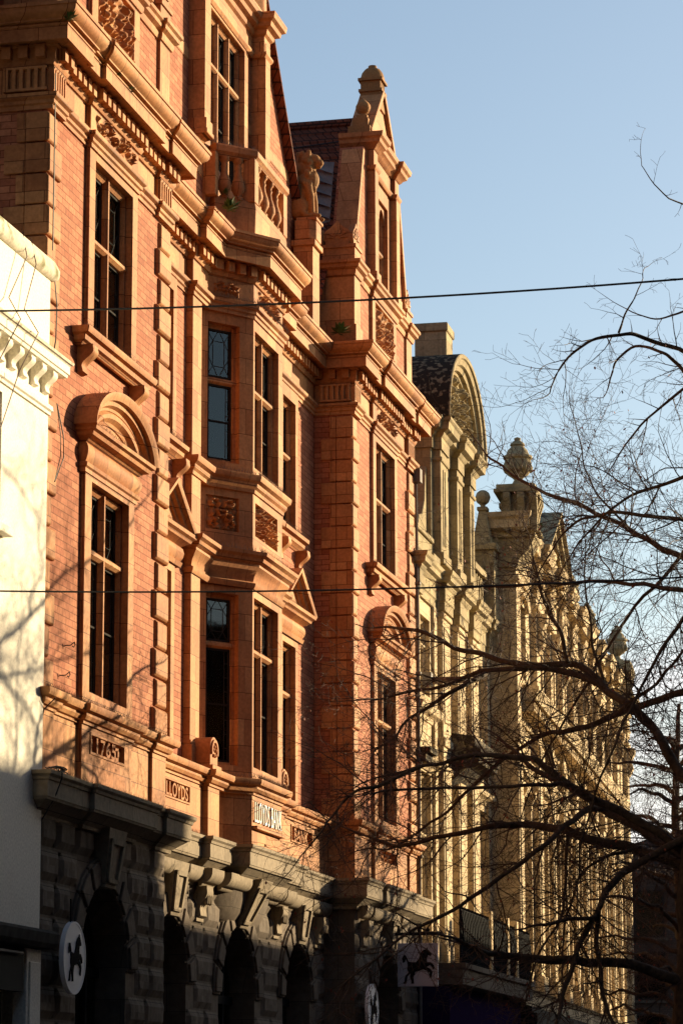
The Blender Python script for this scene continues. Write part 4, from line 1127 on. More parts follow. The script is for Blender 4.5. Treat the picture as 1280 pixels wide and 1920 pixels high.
hs = thing('hanging_sign', (.68, 60.5, 4.1), 'square grey sign with black prancing horse hanging from an iron bar across the pavement', 'sign')
b = MB(); b.box(60.46, 60.54, .26, 1.10, 4.11, 4.99); b.build('board', 'signmauve', hs, bevel=.01)
horse_mesh('horse_emblem', lambda x, q, d: FAC(60.455 - d, .68 + x, 4.53 + q), hs, .72)
b = MB(); b.tube([FAC(60.5, 0, 5.18), FAC(60.5, 1.2, 5.18)], .035, 8); b.tube([FAC(60.5, .95, 5.18), FAC(60.5, .0, 5.75)], .018, 6)
for x in (.36, 1.0): b.tube([FAC(60.5, x, 5.18), FAC(60.5, x, 4.97)], .012, 6)
for x in (.3, .5, .7, .9): b.lathe((60.5, x, 5.2), [(.02, 0), (.035, .06), (.0, .12)], 8)
b.build('bracket', 'iron', hs)

# ------------------------------------------------------------------ lion on its pedestal
def blob(bm, c, r, rot=None, seg=14):
    m_ = Matrix.Translation(c)
    if rot: m_ = m_ @ rot
    bmesh.ops.create_uvsphere(bm, u_segments=seg, v_segments=seg // 2 + 2, radius=1.0, matrix=m_ @ Matrix.Diagonal((*r, 1)))
def limb(bm, pts, rad):
    for (p, q), (a, c) in zip(zip(pts, pts[1:]), zip(rad, rad[1:])):
        p, q = Vector(p), Vector(q); k = max(2, int((q - p).length / .03))
        for i in range(k + 1):
            t = i / k; r_ = a + (c - a) * t; blob(bm, p.lerp(q, t), (r_, r_, r_), None, 10)
bm = bmesh.new()
def Lp(x, y, z): return Vector((-.55 + x * .92, 55.95 + y, 19.12 + z * 1.08))     # x towards the street
blob(bm, Lp(-.16, 0, .26), (.20, .17, .26)); blob(bm, Lp(-.05, 0, .52), (.19, .165, .32), Matrix.Rotation(R(14), 4, 'Y'))
blob(bm, Lp(.05, 0, .78), (.20, .18, .26)); blob(bm, Lp(-.02, 0, 1.0), (.20, .19, .26)); blob(bm, Lp(.04, 0, 1.16), (.17, .15, .17))
blob(bm, Lp(.16, 0, 1.16), (.13, .115, .13)); blob(bm, Lp(.265, 0, 1.10), (.085, .075, .075)); blob(bm, Lp(.25, 0, 1.03), (.06, .055, .04)); blob(bm, Lp(.31, 0, 1.135), (.03, .04, .03))
for y in (-1, 1):
    blob(bm, Lp(.20, y * .055, 1.215), (.05, .035, .03)); blob(bm, Lp(.08, y * .12, 1.29), (.035, .03, .05))
    limb(bm, [Lp(.06, y * .12, .66), Lp(.14, y * .12, .40), Lp(.16, y * .12, .10), Lp(.20, y * .12, .05)], [.095, .062, .052, .058])
    blob(bm, Lp(.24, y * .12, .05), (.095, .06, .05))
    blob(bm, Lp(-.10, y * .15, .22), (.18, .085, .22)); limb(bm, [Lp(-.02, y * .17, .12), Lp(.06, y * .17, .05)], [.07, .055]); blob(bm, Lp(.07, y * .17, .045), (.10, .055, .045))
r2 = random.Random(5)
for i in range(46):
    a = r2.uniform(-2.4, 2.4); zz = r2.uniform(.66, 1.26); rr = .19 - .05 * abs(zz - .95)
    blob(bm, Lp(-.02 - rr * math.cos(a) * .9 + .03, rr * math.sin(a), zz), (.05, .05, .085), Matrix.Rotation(r2.uniform(-.5, .5), 4, 'X'), 8)
for i in range(8):
    blob(bm, Lp(.14 + .05 * math.sin(i), .0 + .09 * math.cos(i * 2.1), .93 - i * .05), (.055, .05, .075), None, 8)
limb(bm, [Lp(-.30, .05, .06), Lp(-.34, .16, .05), Lp(-.22, .24, .05)], [.04, .035, .045])
for v in bm.verts:
    v.co.x = -.57 + (v.co.x + .55) * 1.12; v.co.y = 55.95 + (v.co.y - 55.95) * 1.22
me = bpy.data.meshes.new('lion_statue'); bm.to_mesh(me); bm.free(); me.materials.append(M['lion'])
lion = bpy.data.objects.new('lion_statue', me); COL.objects.link(lion)
md = lion.modifiers.new('remesh', 'REMESH'); md.mode = 'VOXEL'; md.voxel_size = .016; md.use_smooth_shade = True
tag(lion, 'seated terracotta lion statue on a faceted pedestal at the foot of the gable', 'statue')

# ------------------------------------------------------------------ white house
wh = thing('white_house', (-4, 33, 0), 'white rendered house with bracketed cornice and mossy parapet at the left edge', 'building')
b = MB(); b.wall(27, 38.15, 3.95, 12.98, .10, -.12, [(35.0, 36.26, 9.1, 10.9)], sides=True); b.quad((38.15, .10, 0), (38.15, -6, 0), (38.15, -6, 12.98), (38.15, .10, 12.98)); b.build('rendered_wall', 'white', wh)
b = MB(); b.box(27, 38.0, -6, -1.0, 0, 12.7); b.build('dark_fill_box', 'dark', wh)  # solid dark box added behind the window to stop light
b = MB(); b.sweep([(27, .02), (38.12, .02), (38.12, -5)], [(-.4, 12.94), (.10, 12.94), (.15, 12.97), (.17, 13.02), (.17, 13.10), (.12, 13.22), (-.02, 13.27), (-.4, 13.27)]); b.build('parapet_coping', 'white_cap', wh, smooth=True, angle=40)
b = MB(); b.sweep([(27, .10), (38.15, .10), (38.15, -.1)], [(-.05, 11.58), (.20, 11.58), (.21, 11.62), (.23, 11.63), (.23, 11.74), (.25, 11.76), (-.05, 11.76)])
b.sweep([(27, .10), (38.15, .10), (38.15, -.1)], [(-.05, 11.02), (.03, 11.02), (.03, 11.06), (.06, 11.08), (.06, 11.14), (.02, 11.17), (-.05, 11.17)]); co = b.build('cornice', 'white', wh, smooth=True, angle=30)
b = MB(); b.sweep([(27, .10), (38.15, .10), (38.15, -.1)], [(-.05, 11.765), (.27, 11.765), (.28, 11.80), (.1, 11.86), (-.05, 11.90)]); b.build('lead_capping', 'white_cap', wh)
for i in range(20):
    s_ = 37.93 - i * .465
    b = MB(); console(b, s_ - .085, s_ + .085, .10, 11.58, .31, .17); b.build('modillion', 'white', wh, smooth=True, angle=40)
b = MB(); b.box(34.85, 36.42, .02, .24, 8.98, 9.1); b.build('window_sill', 'white', wh, bevel=.01)
window(FAC, wh, 35.0, 36.26, 9.1, 10.9, .10, [35.6], [10.0], .2, stone='white', w=.06)
b = MB(); b.sweep([(27, .08), (38.12, .08), (38.12, -.1)], [(-.1, 3.72), (.18, 3.74), (.22, 3.80), (.24, 3.93), (.21, 3.97), (-.1, 4.03)]); b.build('shop_cornice', 'darklead', wh)
b = MB(); b.box(27, 37.5, .0, .12, 3.15, 3.72); b.build('shop_fascia', 'black', wh)
b = MB(); b.box(37.55, 38.13, -.05, .14, 0, 3.72); b.box(37.63, 38.05, .14, .165, .5, 3.55); b.box(37.50, 38.16, -.05, .2, 0, .4); b.build('shop_pilaster', 'white', wh, bevel=.01)
b = MB(); b.box(27, 37.5, -.22, -.18, .5, 3.15); b.build('shop_window', 'glass', wh); b = MB(); b.box(27, 37.5, -.3, .1, 0, .5); b.build('stall_riser', 'black', wh)
b = MB(); b.tube([FAC(27, .22, 3.62), FAC(37.3, .16, 3.64)], .022, 6); b.build('awning_bar', 'leadsheet', wh)
for k, (pts, lab) in enumerate(((((37.20, .13, 13.28), (37.18, .22, 12.9), (36.9, .16, 12.2), (36.62, .46, 11.78), (36.35, .30, 11.2), (36.1, .15, 10.4)), 'thin brown cable hanging down the white wall, the one nearer the brick bank'),
                               (((36.85, .13, 13.27), (36.8, .22, 12.9), (36.3, .15, 12.2), (35.9, .46, 11.78), (35.6, .2, 11.0)), 'thin brown cable hanging down the white wall, the one nearer the left edge'))):
    b = MB(); b.tube([FAC(*p) for p in pts], .008, 5); tag(b.build('cable', 'redcable'), lab, 'cable')

# ------------------------------------------------------------------ first limestone building
def rot(a): return (-math.sin(R(a)), math.cos(R(a)))
F1 = Frame((0, 63.66), rot(1.1))
c1 = thing('limestone_building', F1(5, -3, 0), 'cream limestone building crowned by a tall arched pediment, next to the brick bank', 'building')
LP = ((2.68, 3.70), (4.74, 5.80), (6.70, 7.70)); UP = ((2.56, 3.52), (4.83, 5.60), (6.70, 7.35))
w = MB(F1)
holes = [(.55, 1.95, 10.75, 12.5), (.55, 1.95, 5.0, 9.0), (3.80, 4.64, 10.7, 12.5), (5.88, 6.62, 10.7, 12.5), (3.80, 4.64, 5.0, 8.9), (5.88, 6.62, 5.0, 8.9), (8.0, 9.7, 10.7, 12.5), (8.0, 9.7, 5.0, 8.9)]
w.wall(0, 10.55, 4.4, 14.0, 0, -.35, holes)
w.build('limestone_wall', 'cream', c1)
b = MB(F1); b.box(.1, 10.4, -8, -1.3, 0, 13.9); b.build('dark_fill_box', 'dark', c1)  # near-black box put in behind the glass to block light
for h in holes: window(F1, c1, *h, 0, [(h[0] + h[1]) / 2] if h[1] - h[0] > 1.2 else [], [h[2] + (h[3] - h[2]) * .66], .3, stone='cream', w=.10)
p = MB(F1)
for a, c in LP:
    p.box(a, c, -.1, .17, 4.8, 13.0); p.box(a - .05, c + .05, -.1, .22, 12.7, 12.82); p.box(a - .04, c + .04, -.1, .21, 4.8, 5.3); p.box(a - .05, c + .05, -.1, .22, 9.75, 9.95)
    p.box(a + .12, c - .12, .1, .195, 10.3, 12.5); p.box(a + .12, c - .12, .1, .195, 5.6, 9.4)
for a in (0.0, 2.15, 7.75, 9.75): p.box(a, a + .38, -.05, .07, 4.8, 12.9)
p.split('pilaster', 'cream', c1, gap=.05, bevel=.015)
E1 = [(0, -.2), (0, .06)]
for a, c in ((0, .4),) + LP + ((9.75, 10.15),):
    pr = .24 if a > 2 and a < 9 else .13
    if a > 0: E1 += [(a - .06, .06)]
    E1 += [(a - .06 if a > 0 else 0.0001, pr), (c + .06, pr), (c + .06, .06)]
E1 += [(10.5, .06)]
b = MB(F1); b.sweep(E1, [(-.1, 12.86), (.0, 12.86), (.0, 13.05), (.03, 13.08), (.02, 13.1), (.02, 13.38), (.06, 13.42), (.08, 13.48), (.17, 13.52), (.18, 13.62), (.22, 13.66), (.24, 13.74), (-.3, 13.80)]); b.build('main_cornice', 'cream_top', c1, smooth=True, angle=30)
b = MB(F1)
b.sweep([(0, .0), (2.6, .0)], [(-.1, 10.15), (.03, 10.15), (.05, 10.25), (.16, 10.32), (.2, 10.42), (.2, 10.47), (-.1, 10.52)])
b.sweep([(0, 0), (10.5, 0)], [(-.1, 9.05), (.03, 9.05), (.06, 9.12), (.10, 9.16), (.2, 9.2), (.22, 9.3), (-.1, 9.36)])
b.sweep([(0, 0), (10.5, 0)], [(-.1, 4.4), (.05, 4.4), (.05, 4.6), (.1, 4.66), (.1, 4.8), (-.1, 4.84)])
b.split('string_course', 'cream', c1, gap=.02, smooth=True, angle=30)
b = MB(F1); b.box(0, .9, 0, .35, 9.3, 9.42); b.box(0, .9, 0, .25, 9.1, 9.3); b.box(3.9, 6.62, 0, .78, 9.5, 9.62); b.prism_nz([(0, 9.62), (.84, 9.62), (.84, 9.8), (.7, 9.86), (.7, 10.1), (0, 10.22)], 3.84, 6.68); b.prism_nz([(0, 9.0), (.15, 9.1), (.5, 9.4), (.74, 9.5), (0, 9.5)], 3.95, 6.55)
b.split('window_hood', 'lichen', c1, gap=.1, bevel=.015)
spikes(F1, c1, 3.9, 6.6, .76, 9.8, .16)
# attic storey
t = MB(F1); t.box(2.3, 7.6, -3.0, 0, 13.7, 17.2); t.box(2.2, 7.7, -.1, .1, 13.75, 14.1)
for a, c in UP:
    t.box(a, c, -.05, .18, 14.0, 16.7); t.box(a - .06, c + .06, -.05, .25, 13.95, 14.2); t.box(a - .04, c + .04, -.05, .22, 16.35, 16.45)
    for q in (.3, .55): t.box(a + q * (c - a), a + (q + .12) * (c - a), .16, .20, 14.4, 16.2)
t.box(0, 2.3, -.5, .0, 13.75, 14.35); t.box(-.0, 2.3, -.55, .06, 14.35, 14.47)
t.prism_sz([(2.3, 14.4), (2.3, 16.2), (2.1, 15.9), (2.0, 15.3), (1.7, 14.95), (1.3, 14.85), (1.1, 14.47)], -.5, -.1)
t.prism_sz([(1.5, 13.8), (1.5, 14.0), (2.3, 14.0), (2.3, 13.8)], 0, .2)
t.build('attic_storey', 'cream_top', c1, bevel=.015)
E2 = [(2.25, -3), (2.25, .05)]
for a, c in UP: E2 += [(a - .05, .05), (a - .05, .22), (c + .05, .22), (c + .05, .05)]
E2 += [(7.65, .05), (7.65, -3)]
b = MB(F1); b.sweep(E2, [(-.1, 16.62), (.0, 16.62), (.0, 16.9), (.05, 16.94), (.08, 17.0), (.2, 17.05), (.22, 17.2), (.27, 17.26), (.27, 17.32), (-.2, 17.36)]); b.build('attic_cornice', 'cream_top', c1, smooth=True, angle=30)
A = arc(4.93, 17.34, 2.72, 2.02, 180, 0, 40)
b = MB(F1); b.sweep(A, [(-.55, .05), (-.55, .12), (-.48, .13), (-.46, .2), (-.40, .22), (-.38, .30), (-.28, .33), (-.25, .40), (-.12, .43), (-.10, .47), (-.02, .48), (0, .46), (-.04, .2)], 'sz'); b.build('arched_pediment', 'cream_top', c1, smooth=True, angle=30)
b = MB(F1); b.sweep(A, [(0.004, .44), (0.004, -3.2), (-.1, -3.2)], 'sz'); b.build('barrel_roof', 'lichen', c1, smooth=True, angle=60)
b = MB(F1); b.prism_sz(arc(4.93, 17.3, 2.5, 1.8, 180, 0, 24), -.2, .06); b.build('tympanum', 'cream_top', c1)
relief(F1, c1, 3.35, 6.5, 17.5, 18.75, .05, .30, 1.9, mat='cream_top', name='carved_tympanum')
b = MB(F1); b.box(4.45, 5.35, -.75, .02, 19.0, 20.12); b.box(4.4, 5.4, -.8, .06, 19.95, 20.16); b.build('pediment_block', 'cream_top', c1, bevel=.02)
# pierced parapet and obelisk pier
b = MB(F1); b.box(7.7, 10.4, -.1, .1, 13.75, 13.98); b.box(7.7, 10.4, -.12, .14, 14.75, 14.92)
for i in range(5):
    s_ = 7.85 + i * .36
    b.sweep(arc(s_ + .15, 14.36, .15, .36, 0, 359, 14), [(-.03, -.03), (-.03, .06), (.04, .06), (.04, -.03)], 'sz')
b.build('pierced_parapet', 'cream_top', c1)
b = MB(F1); b.box(9.6, 10.35, -.35, .30, 13.75, 15.55); b.box(9.52, 10.43, -.43, .38, 15.55, 15.72); b.box(9.62, 10.33, -.33, .28, 13.9, 15.0)
q0 = [(9.68, -.27), (10.27, -.27), (10.27, .22), (9.68, .22)]; q1_ = [(9.86, -.12), (10.09, -.12), (10.09, .07), (9.86, .07)]
b.add([(x, y, 15.72) for x, y in q0] + [(x, y, 16.62) for x, y in q1_], ((0, 1, 2, 3), (4, 5, 6, 7), (0, 1, 5, 4), (1, 2, 6, 5), (2, 3, 7, 6), (3, 0, 4, 7)))
b.box(9.82, 10.13, -.16, .11, 16.62, 16.72); b.lathe((9.975, -.025, 16.72), [(.07, 0), (.06, .06), (.16, .14), (.20, .26), (.16, .38), (.08, .44), (0, .46)], 12)
b.build('obelisk_pier', 'cream_top', c1, bevel=.015)
# iron balcony and shop below
s_ = MB(F1); s_.box(-.02, 10.3, .0, 1.02, 4.28, 4.62); s_.box(-.02, 10.34, .0, 1.08, 4.62, 4.74); s_.build('balcony_slab', 'stone', c1, bevel=.01)
k = 0
for a, c in ((.05, 4.0), (4.35, 6.5), (6.85, 7.9), (8.2, 10.2)):
    r_ = MB(F1); n_ = .96
    for z in (4.80, 5.88): r_.tube([F1(a, n_, z), F1(c, n_, z)], .013, 5)
    x = a
    while x <= c + .001:
        r_.tube([F1(x, n_, 4.74), F1(x, n_, 5.95)], .026, 5)
        if x + .22 < c:
            for zc in (5.02, 5.5): r_.tube([F1(x + .15 + .11 * math.cos(i * .7 + zc), n_ + .02 * math.sin(i), zc + .22 * math.sin(i * .7 + zc)) for i in range(9)], .026, 5)
            r_.tube([F1(x + .15, n_, 4.8), F1(x + .17, n_ + .05, 5.1), F1(x + .12, n_ + .06, 5.3), F1(x + .16, n_ + .04, 5.6), F1(x + .14, n_, 5.88)], .022, 4)
        x += .22
    r_.build('iron_railing', 'iron', c1)
b = MB(F1)
for x in (4.05, 6.55, 7.95): b.box(x, x + .25, .84, 1.0, 4.74, 6.1); 
b.split('railing_pier', 'cream', c1, bevel=.012)
b = MB(F1); b.box(0, 10.3, .0, .72, 3.05, 4.25); b.build('shop_fascia', 'purple', c1)
b = MB(F1); b.box(0, 10.3, .0, .1, 0, 3.05); b.build('shop_front', 'black', c1)
lm = thing('wall_lamp', F1(1.5, .3, 11.05), 'flat brown floodlight on an arm from the limestone front', 'lamp')
b = MB(F1); b.box(1.1, 1.6, .10, .92, 11.02, 11.10); b.build('lamp_body', 'redcable', lm, bevel=.01); b = MB(F1); b.box(1.0, 1.2, .0, .2, 10.9, 11.2); b.tube([F1(1.35, .0, 11.15), F1(1.35, .3, 11.1)], .03, 6); b.build('bracket', 'leadsheet', lm)

# ------------------------------------------------------------------ second limestone building
F2 = Frame((.55, 74.0), rot(3.1))
c2 = thing('limestone_building', F2(15, -4, 0), 'long cream limestone building with urns along its roofline, beyond the arched pediment', 'building')
PIL = [(0, .9), (4.7, 5.6), (8.3, 9.0), (11.6, 12.3), (14.9, 15.6), (18.2, 18.9), (21.5, 22.2), (24.8, 25.5), (28.1, 28.8), (31.0, 31.9), (35.6, 36.5)]
w = MB(F2); holes = []
for (a, c), (d, e) in zip(PIL, PIL[1:]):
    m_ = (c + d) / 2; hw = min(.85, (d - c) / 2 - .35)
    holes += [(m_ - hw, m_ + hw, 12.75, 14.7), (m_ - hw, m_ + hw, 5.2, 9.7)]
w.wall(0, 36.5, 0, 15.3, -.18, -.55, holes)
w.quad((.005, -.18, 0), (.005, -.8, 0), (.005, -.8, 16.3), (.005, -.18, 16.3)); w.build('limestone_wall', 'cream', c2)
b = MB(F2); b.box(-.02, 36.5, -.3, .25, 0, 4.15); b.box(-.05, 36.5, -.3, .38, 3.3, 4.0); b.build('shop_front', 'black', c2)
b = MB(F2); b.box(.1, 36.4, -9, -1.4, 0, 16.2); b.build('dark_fill_box', 'dark', c2)  # dark filler added behind the wall so no light passes
for h in holes: window(F2, c2, *h, -.18, [(h[0] + h[1]) / 2], [h[2] + (h[3] - h[2]) * .68], .3, stone='cream', w=.12)
p = MB(F2)
for i, (a, c) in enumerate(PIL):
    p.box(a, c, -.75 if i == 0 else -.3, .0, 0, 15.25); p.box(a - .06, c + .06, -.3, .07, 14.85, 15.0); p.box(a - .06, c + .06, -.3, .08, 4.6, 5.1); p.box(a - .05, c + .05, -.3, .06, 10.75, 11.2)
    p.box(a + .15, c - .15, -.1, .03, 5.5, 10.3)
    if i: p.prism_nz([(0, 14.8), (.26, 14.8), (.26, 14.6), (.12, 14.3), (.20, 14.05), (.08, 13.8), (0, 13.7)], a + .2, c - .2)
p.split('pilaster', 'cream', c2, gap=.02, bevel=.015)
hd = MB(F2)
for a, c, z0, z1 in holes:
    m_ = (a + c) / 2; hw = (c - a) / 2
    if z0 > 12: hd.sweep(arc(m_, z1 - .1, hw + .15, .42, 176, 4, 14), [(-.12, -.2), (-.12, -.08), (0, -.04), (0, -.2)], 'sz')
    else:
        hd.sweep([(a - .25, -.18), (c + .25, -.18)], [(-.05, z1 + .1), (.04, z1 + .1), (.06, z1 + .3), (.2, z1 + .36), (.22, z1 + .46), (-.05, z1 + .5)])
        hd.box(a - .16, a - .02, -.2, -.1, z0, z1 + .1); hd.box(c + .02, c + .16, -.2, -.1, z0, z1 + .1)
        console(hd, a - .22, a - .02, -.14, z1 + .14, .5, .16); console(hd, c + .02, c + .22, -.14, z1 + .14, .5, .16)
hd.split('window_surround', 'cream', c2, gap=.1, smooth=True, angle=35)
b = MB(F2)
E3 = [(0, -.7)]
for a, c in PIL: E3 += [(a - .06, -.12)] * (a > 0) + [(a - .06, .04), (c + .06, .04), (c + .06, -.12)]
b.sweep(E3, [(-.1, 15.22), (0, 15.22), (.0, 15.4), (.04, 15.44), (.04, 15.5), (0, 15.52), (0, 15.95), (.06, 16.0), (.1, 16.12), (.32, 16.18), (.34, 16.4), (.40, 16.46), (.42, 16.58), (-.4, 16.66)])
b.build('main_cornice', 'cream', c2, smooth=True, angle=30)
b = MB(F2); b.sweep([(.98, -.18), (31.0, -.18)], [(-.05, 11.45), (.06, 11.45), (.08, 11.6), (.22, 11.64), (.24, 11.88), (.55, 11.92), (.56, 12.1), (.62, 12.2), (.62, 12.28), (-.05, 12.36)])
x = 1.1
while x < 30.9: b.box(x, x + .2, -.1, .30, 11.66, 11.88); x += .42
b.sweep([(1, -.18), (31.0, -.18)], [(-.05, 10.3), (.04, 10.3), (.06, 10.42), (.14, 10.5), (.14, 10.58), (-.05, 10.62)])
b.sweep([(0, -.1), (36.5, -.1)], [(-.05, 4.2), (.2, 4.2), (.2, 4.5), (.3, 4.6), (-.05, 4.66)])
b.split('middle_cornice', 'cream', c2, gap=.02, smooth=True, angle=30)
# roofline: parapet, corner blocks with scrolls, gable, urns
pr = MB(F2)
for a, c in ((1.2, 6.4), (14.4, 30.8), (32.2, 36.5)):
    pr.box(a, c, -.5, -.2, 16.5, 17.0); pr.box(a, c, -.56, -.12, 17.0, 17.14)
pr.split('parapet', 'cream_top', c2, bevel=.015)
def urn(s, n, z, k):
    u = MB(F2)
    u.box(s - .24 * k, s + .24 * k, n - .24 * k, n + .24 * k, z, z + .1 * k)
    u.lathe((s, n, z + .1 * k), [(r_ * k, h_ * k) for r_, h_ in ((.20, 0), (.14, .06), (.10, .14), (.16, .2), (.28, .28), (.35, .42), (.36, .55), (.33, .66), (.38, .70), (.38, .76), (.30, .80), (.26, .92), (.16, 1.02), (.2, 1.05), (.18, 1.1), (.08, 1.18), (.09, 1.24), (0, 1.28))], 14)
    for i in range(10):
        a_ = i * .628
        u.lathe((s + .33 * k * math.cos(a_), n + .33 * k * math.sin(a_), z + .42 * k), [(.0, 0), (.06 * k, .05 * k), (.07 * k, .15 * k), (.03 * k, .26 * k), (0, .28 * k)], 6)
    u.build('urn', 'cream_top', c2, smooth=True, angle=50)
for q in (0.0, 31.0):
    c_ = MB(F2)
    c_.box(q - .10, q + 1.12, -.35, .42, 16.05, 17.12); c_.box(q - .28, q + 1.3, -.52, .58, 17.12, 17.22); c_.box(q - .22, q + 1.24, -.46, .54, 17.22, 17.34)
    c_.box(q - .2, q + 1.2, -.45, .52, 15.95, 16.08); c_.prism_nz([(-.7, 15.2), (.04, 15.2), (.1, 15.4), (.3, 15.6), (.42, 15.8), (.5, 15.95), (-.7, 15.95)], q - .12, q + 1.1)
    for n_ in (-.18, .18, .5): # scrolls standing against the near side
        pts = [(-.10, 17.1), (-.36, 17.1), (-.38, 16.95), (-.26, 16.7), (-.2, 16.45), (-.32, 16.25), (-.36, 16.1), (-.10, 16.1)]
        c_.prism_sz([(q + x_, z_) for x_, z_ in pts], n_ - .09, n_ + .09)
    for s1_ in (.1, .45, .8):
        c_.prism_nz([(.40, 17.1), (.62, 17.1), (.64, 16.95), (.55, 16.7), (.5, 16.45), (.58, 16.25), (.62, 16.1), (.40, 16.1)], q + s1_, q + s1_ + .18)
    c_.build('corner_block', 'cream_top', c2, bevel=.015)
    urn(q + .5, .03, 17.34, 1.0)
g = MB(F2)
g.prism_sz([(6.4, 16.6), (10.4, 18.5), (14.4, 16.6)], -.6, -.16); g.build('gable_wall', 'cream_top', c2)
g = MB(F2); g.sweep([(6.1, 16.55), (10.4, 18.62), (14.7, 16.55)], [(-.3, -.16), (-.3, -.05), (-.2, -.02), (-.15, .08), (-.05, .1), (0, .2), (.06, .2), (.06, -.7)], 'sz'); g.build('raking_cornice', 'cream_top', c2, smooth=True, angle=30)
weed(F2(4.8, .1, 17.15), .25, 60, 'mossy green weed on the limestone roofline below the largest urn')
urn(17.6, -.30, 17.14, .78); urn(23.4, -.30, 17.14, .78)

# ------------------------------------------------------------------ far end of the street and the unseen side
def plain_house(name, label, x0, x1, y0, y1, h, mat, face, storeys, bays, roof=2.0):
    t = thing(name, ((x0 + x1) / 2, (y0 + y1) / 2, 0), label, 'building')
    b = MB(); b.add([(x, y, z) for z in (0, h) for x, y in ((x0, y0), (x1, y0), (x1, y1), (x0, y1))], ((0, 1, 5, 4), (1, 2, 6, 5), (2, 3, 7, 6), (3, 0, 4, 7), (4, 5, 6, 7)), True)
    b.build('wall', mat, t)
    if roof:
        b = MB(); b.add([(x0, y0, h), (x1, y0, h), (x1, y1, h), (x0, y1, h), ((x0 + x1) / 2, y0, h + roof), ((x0 + x1) / 2, y1, h + roof)], ((0, 4, 5, 3), (1, 2, 5, 4), (0, 1, 4), (3, 5, 2)), True); b.build('roof', 'slate', t)
    fr = (Frame((x0, y0), (1, 0)) if face == 'y' else Frame((x0, y1), (0, -1)))
    l = (x1 - x0) if face == 'y' else (y1 - y0)
    for i in range(storeys):
        for j in range(bays):
            s = l * (j + .5) / bays; z = 3.6 + i * (h - 4) / storeys
            if z + 1.9 > h: continue
            b = MB(fr); b.box(s - .62, s + .62, -.02, .05, z - .08, z + 1.85); w_ = b.build('window', 'frame', t)
            b = MB(fr); b.box(s - .54, s + .54, .0, .06, z, z + 1.78); b.build('pane', 'glass', w_)
            b = MB(fr); b.box(s - .75, s + .75, 0, .14, z - .2, z - .09); b.build('sill', 'stone', w_)
    return t
plain_house('corner_house', 'dark brown brick house closing the far end of the street behind the tree', -6, 9, 122, 140, 11.5, 'darkbrick', 'y', 3, 6)
OPP = 19.0
plain_house('unseen_house', 'unseen brick row added on the bank side behind the view, raised to block skylight', -13, 0, -60, 26.9, 30.0, 'darkbrick', 'y', 1, 1, roof=0)  # added out of view; its height darkens faces turned to the camera
plain_house('unseen_house', 'unseen brick block added across the near end of the street to block skylight', -13, 32, -84, -60.5, 36.0, 'darkbrick', 'y', 1, 1, roof=0)  # added behind the camera to shut off low sky
plain_house('unseen_house', 'unseen brick block across the street nearest the camera, made tall to block skylight', OPP, OPP + 12, -60, 46, 30.0, 'darkbrick', 'x', 6, 14, roof=0)  # out of view; height chosen to keep sky light off the shaded faces
plain_house('unseen_house', 'tall brick house across the street that shades the bank ground floor', OPP, OPP + 12, 46.1, 68.5, 13.15, 'darkbrick', 'x', 3, 4, roof=0)
plain_house('unseen_house', 'long brick row across the street that shades the shopfronts', OPP, OPP + 12, 68.6, 150, 12.0, 'darkbrick', 'x', 3, 22, roof=0)

# ------------------------------------------------------------------ ground
def sheet(name, mat, x0, x1, y0, y1, z):
    b = MB(); b.add([(x0, y0, z), (x1, y0, z), (x1, y1, z), (x0, y1, z)], ((0, 1, 2, 3),), True); return tag(b.build(name, mat), kind='structure')
sheet('ground', 'asphalt', -900, 900, -900, 1500, -.13)
sheet('road', 'asphalt', 4.0, 14.5, -60, 400, -.12)
b = MB(); b.add([(x, y, z) for z in (-.2, 0) for x, y in ((-.6, -60), (3.85, -60), (3.85, 400), (-.6, 400))], ((0, 1, 5, 4), (1, 2, 6, 5), (2, 3, 7, 6), (3, 0, 4, 7), (4, 5, 6, 7)), True); tag(b.build('pavement', 'paving'), kind='structure')
b = MB(); b.add([(x, y, z) for z in (-.2, 0) for x, y in ((14.65, -60), (19, -60), (19, 400), (14.65, 400))], ((0, 1, 5, 4), (1, 2, 6, 5), (2, 3, 7, 6), (3, 0, 4, 7), (4, 5, 6, 7)), True); tag(b.build('pavement', 'paving'), kind='structure')
for x in (3.85, 14.5):
    b = MB(); b.add([(xx, y, z) for z in (-.2, .004) for xx, y in ((x, -60), (x + .15, -60), (x + .15, 400), (x, 400))], ((0, 1, 5, 4), (1, 2, 6, 5), (2, 3, 7, 6), (3, 0, 4, 7), (4, 5, 6, 7)), True); tag(b.build('kerb', 'kerb'), kind='structure')

# ------------------------------------------------------------------ overhead wires
def wire(p, q, sag, r, label):
    b = MB(); P, Q = Vector(p), Vector(q)
    b.tube([P.lerp(Q, i / 40) - Vector((0, 0, sag * 4 * (i / 40) * (1 - i / 40))) for i in range(41)], r, 6)
    tag(b.build('overhead_wire', 'cable'), label, 'wire')
wire((.1, 34.51, 11.54), (19.0, 35.45, 12.23), 0.386, 0.013, 'upper thin black wire crossing the street in front of brick bank and sky')
wire((.1, 34.01, 7.88), (19.0, 34.95, 8.32), 0.361, 0.011, 'lower thin black wire crossing the street in front of the hooded windows')

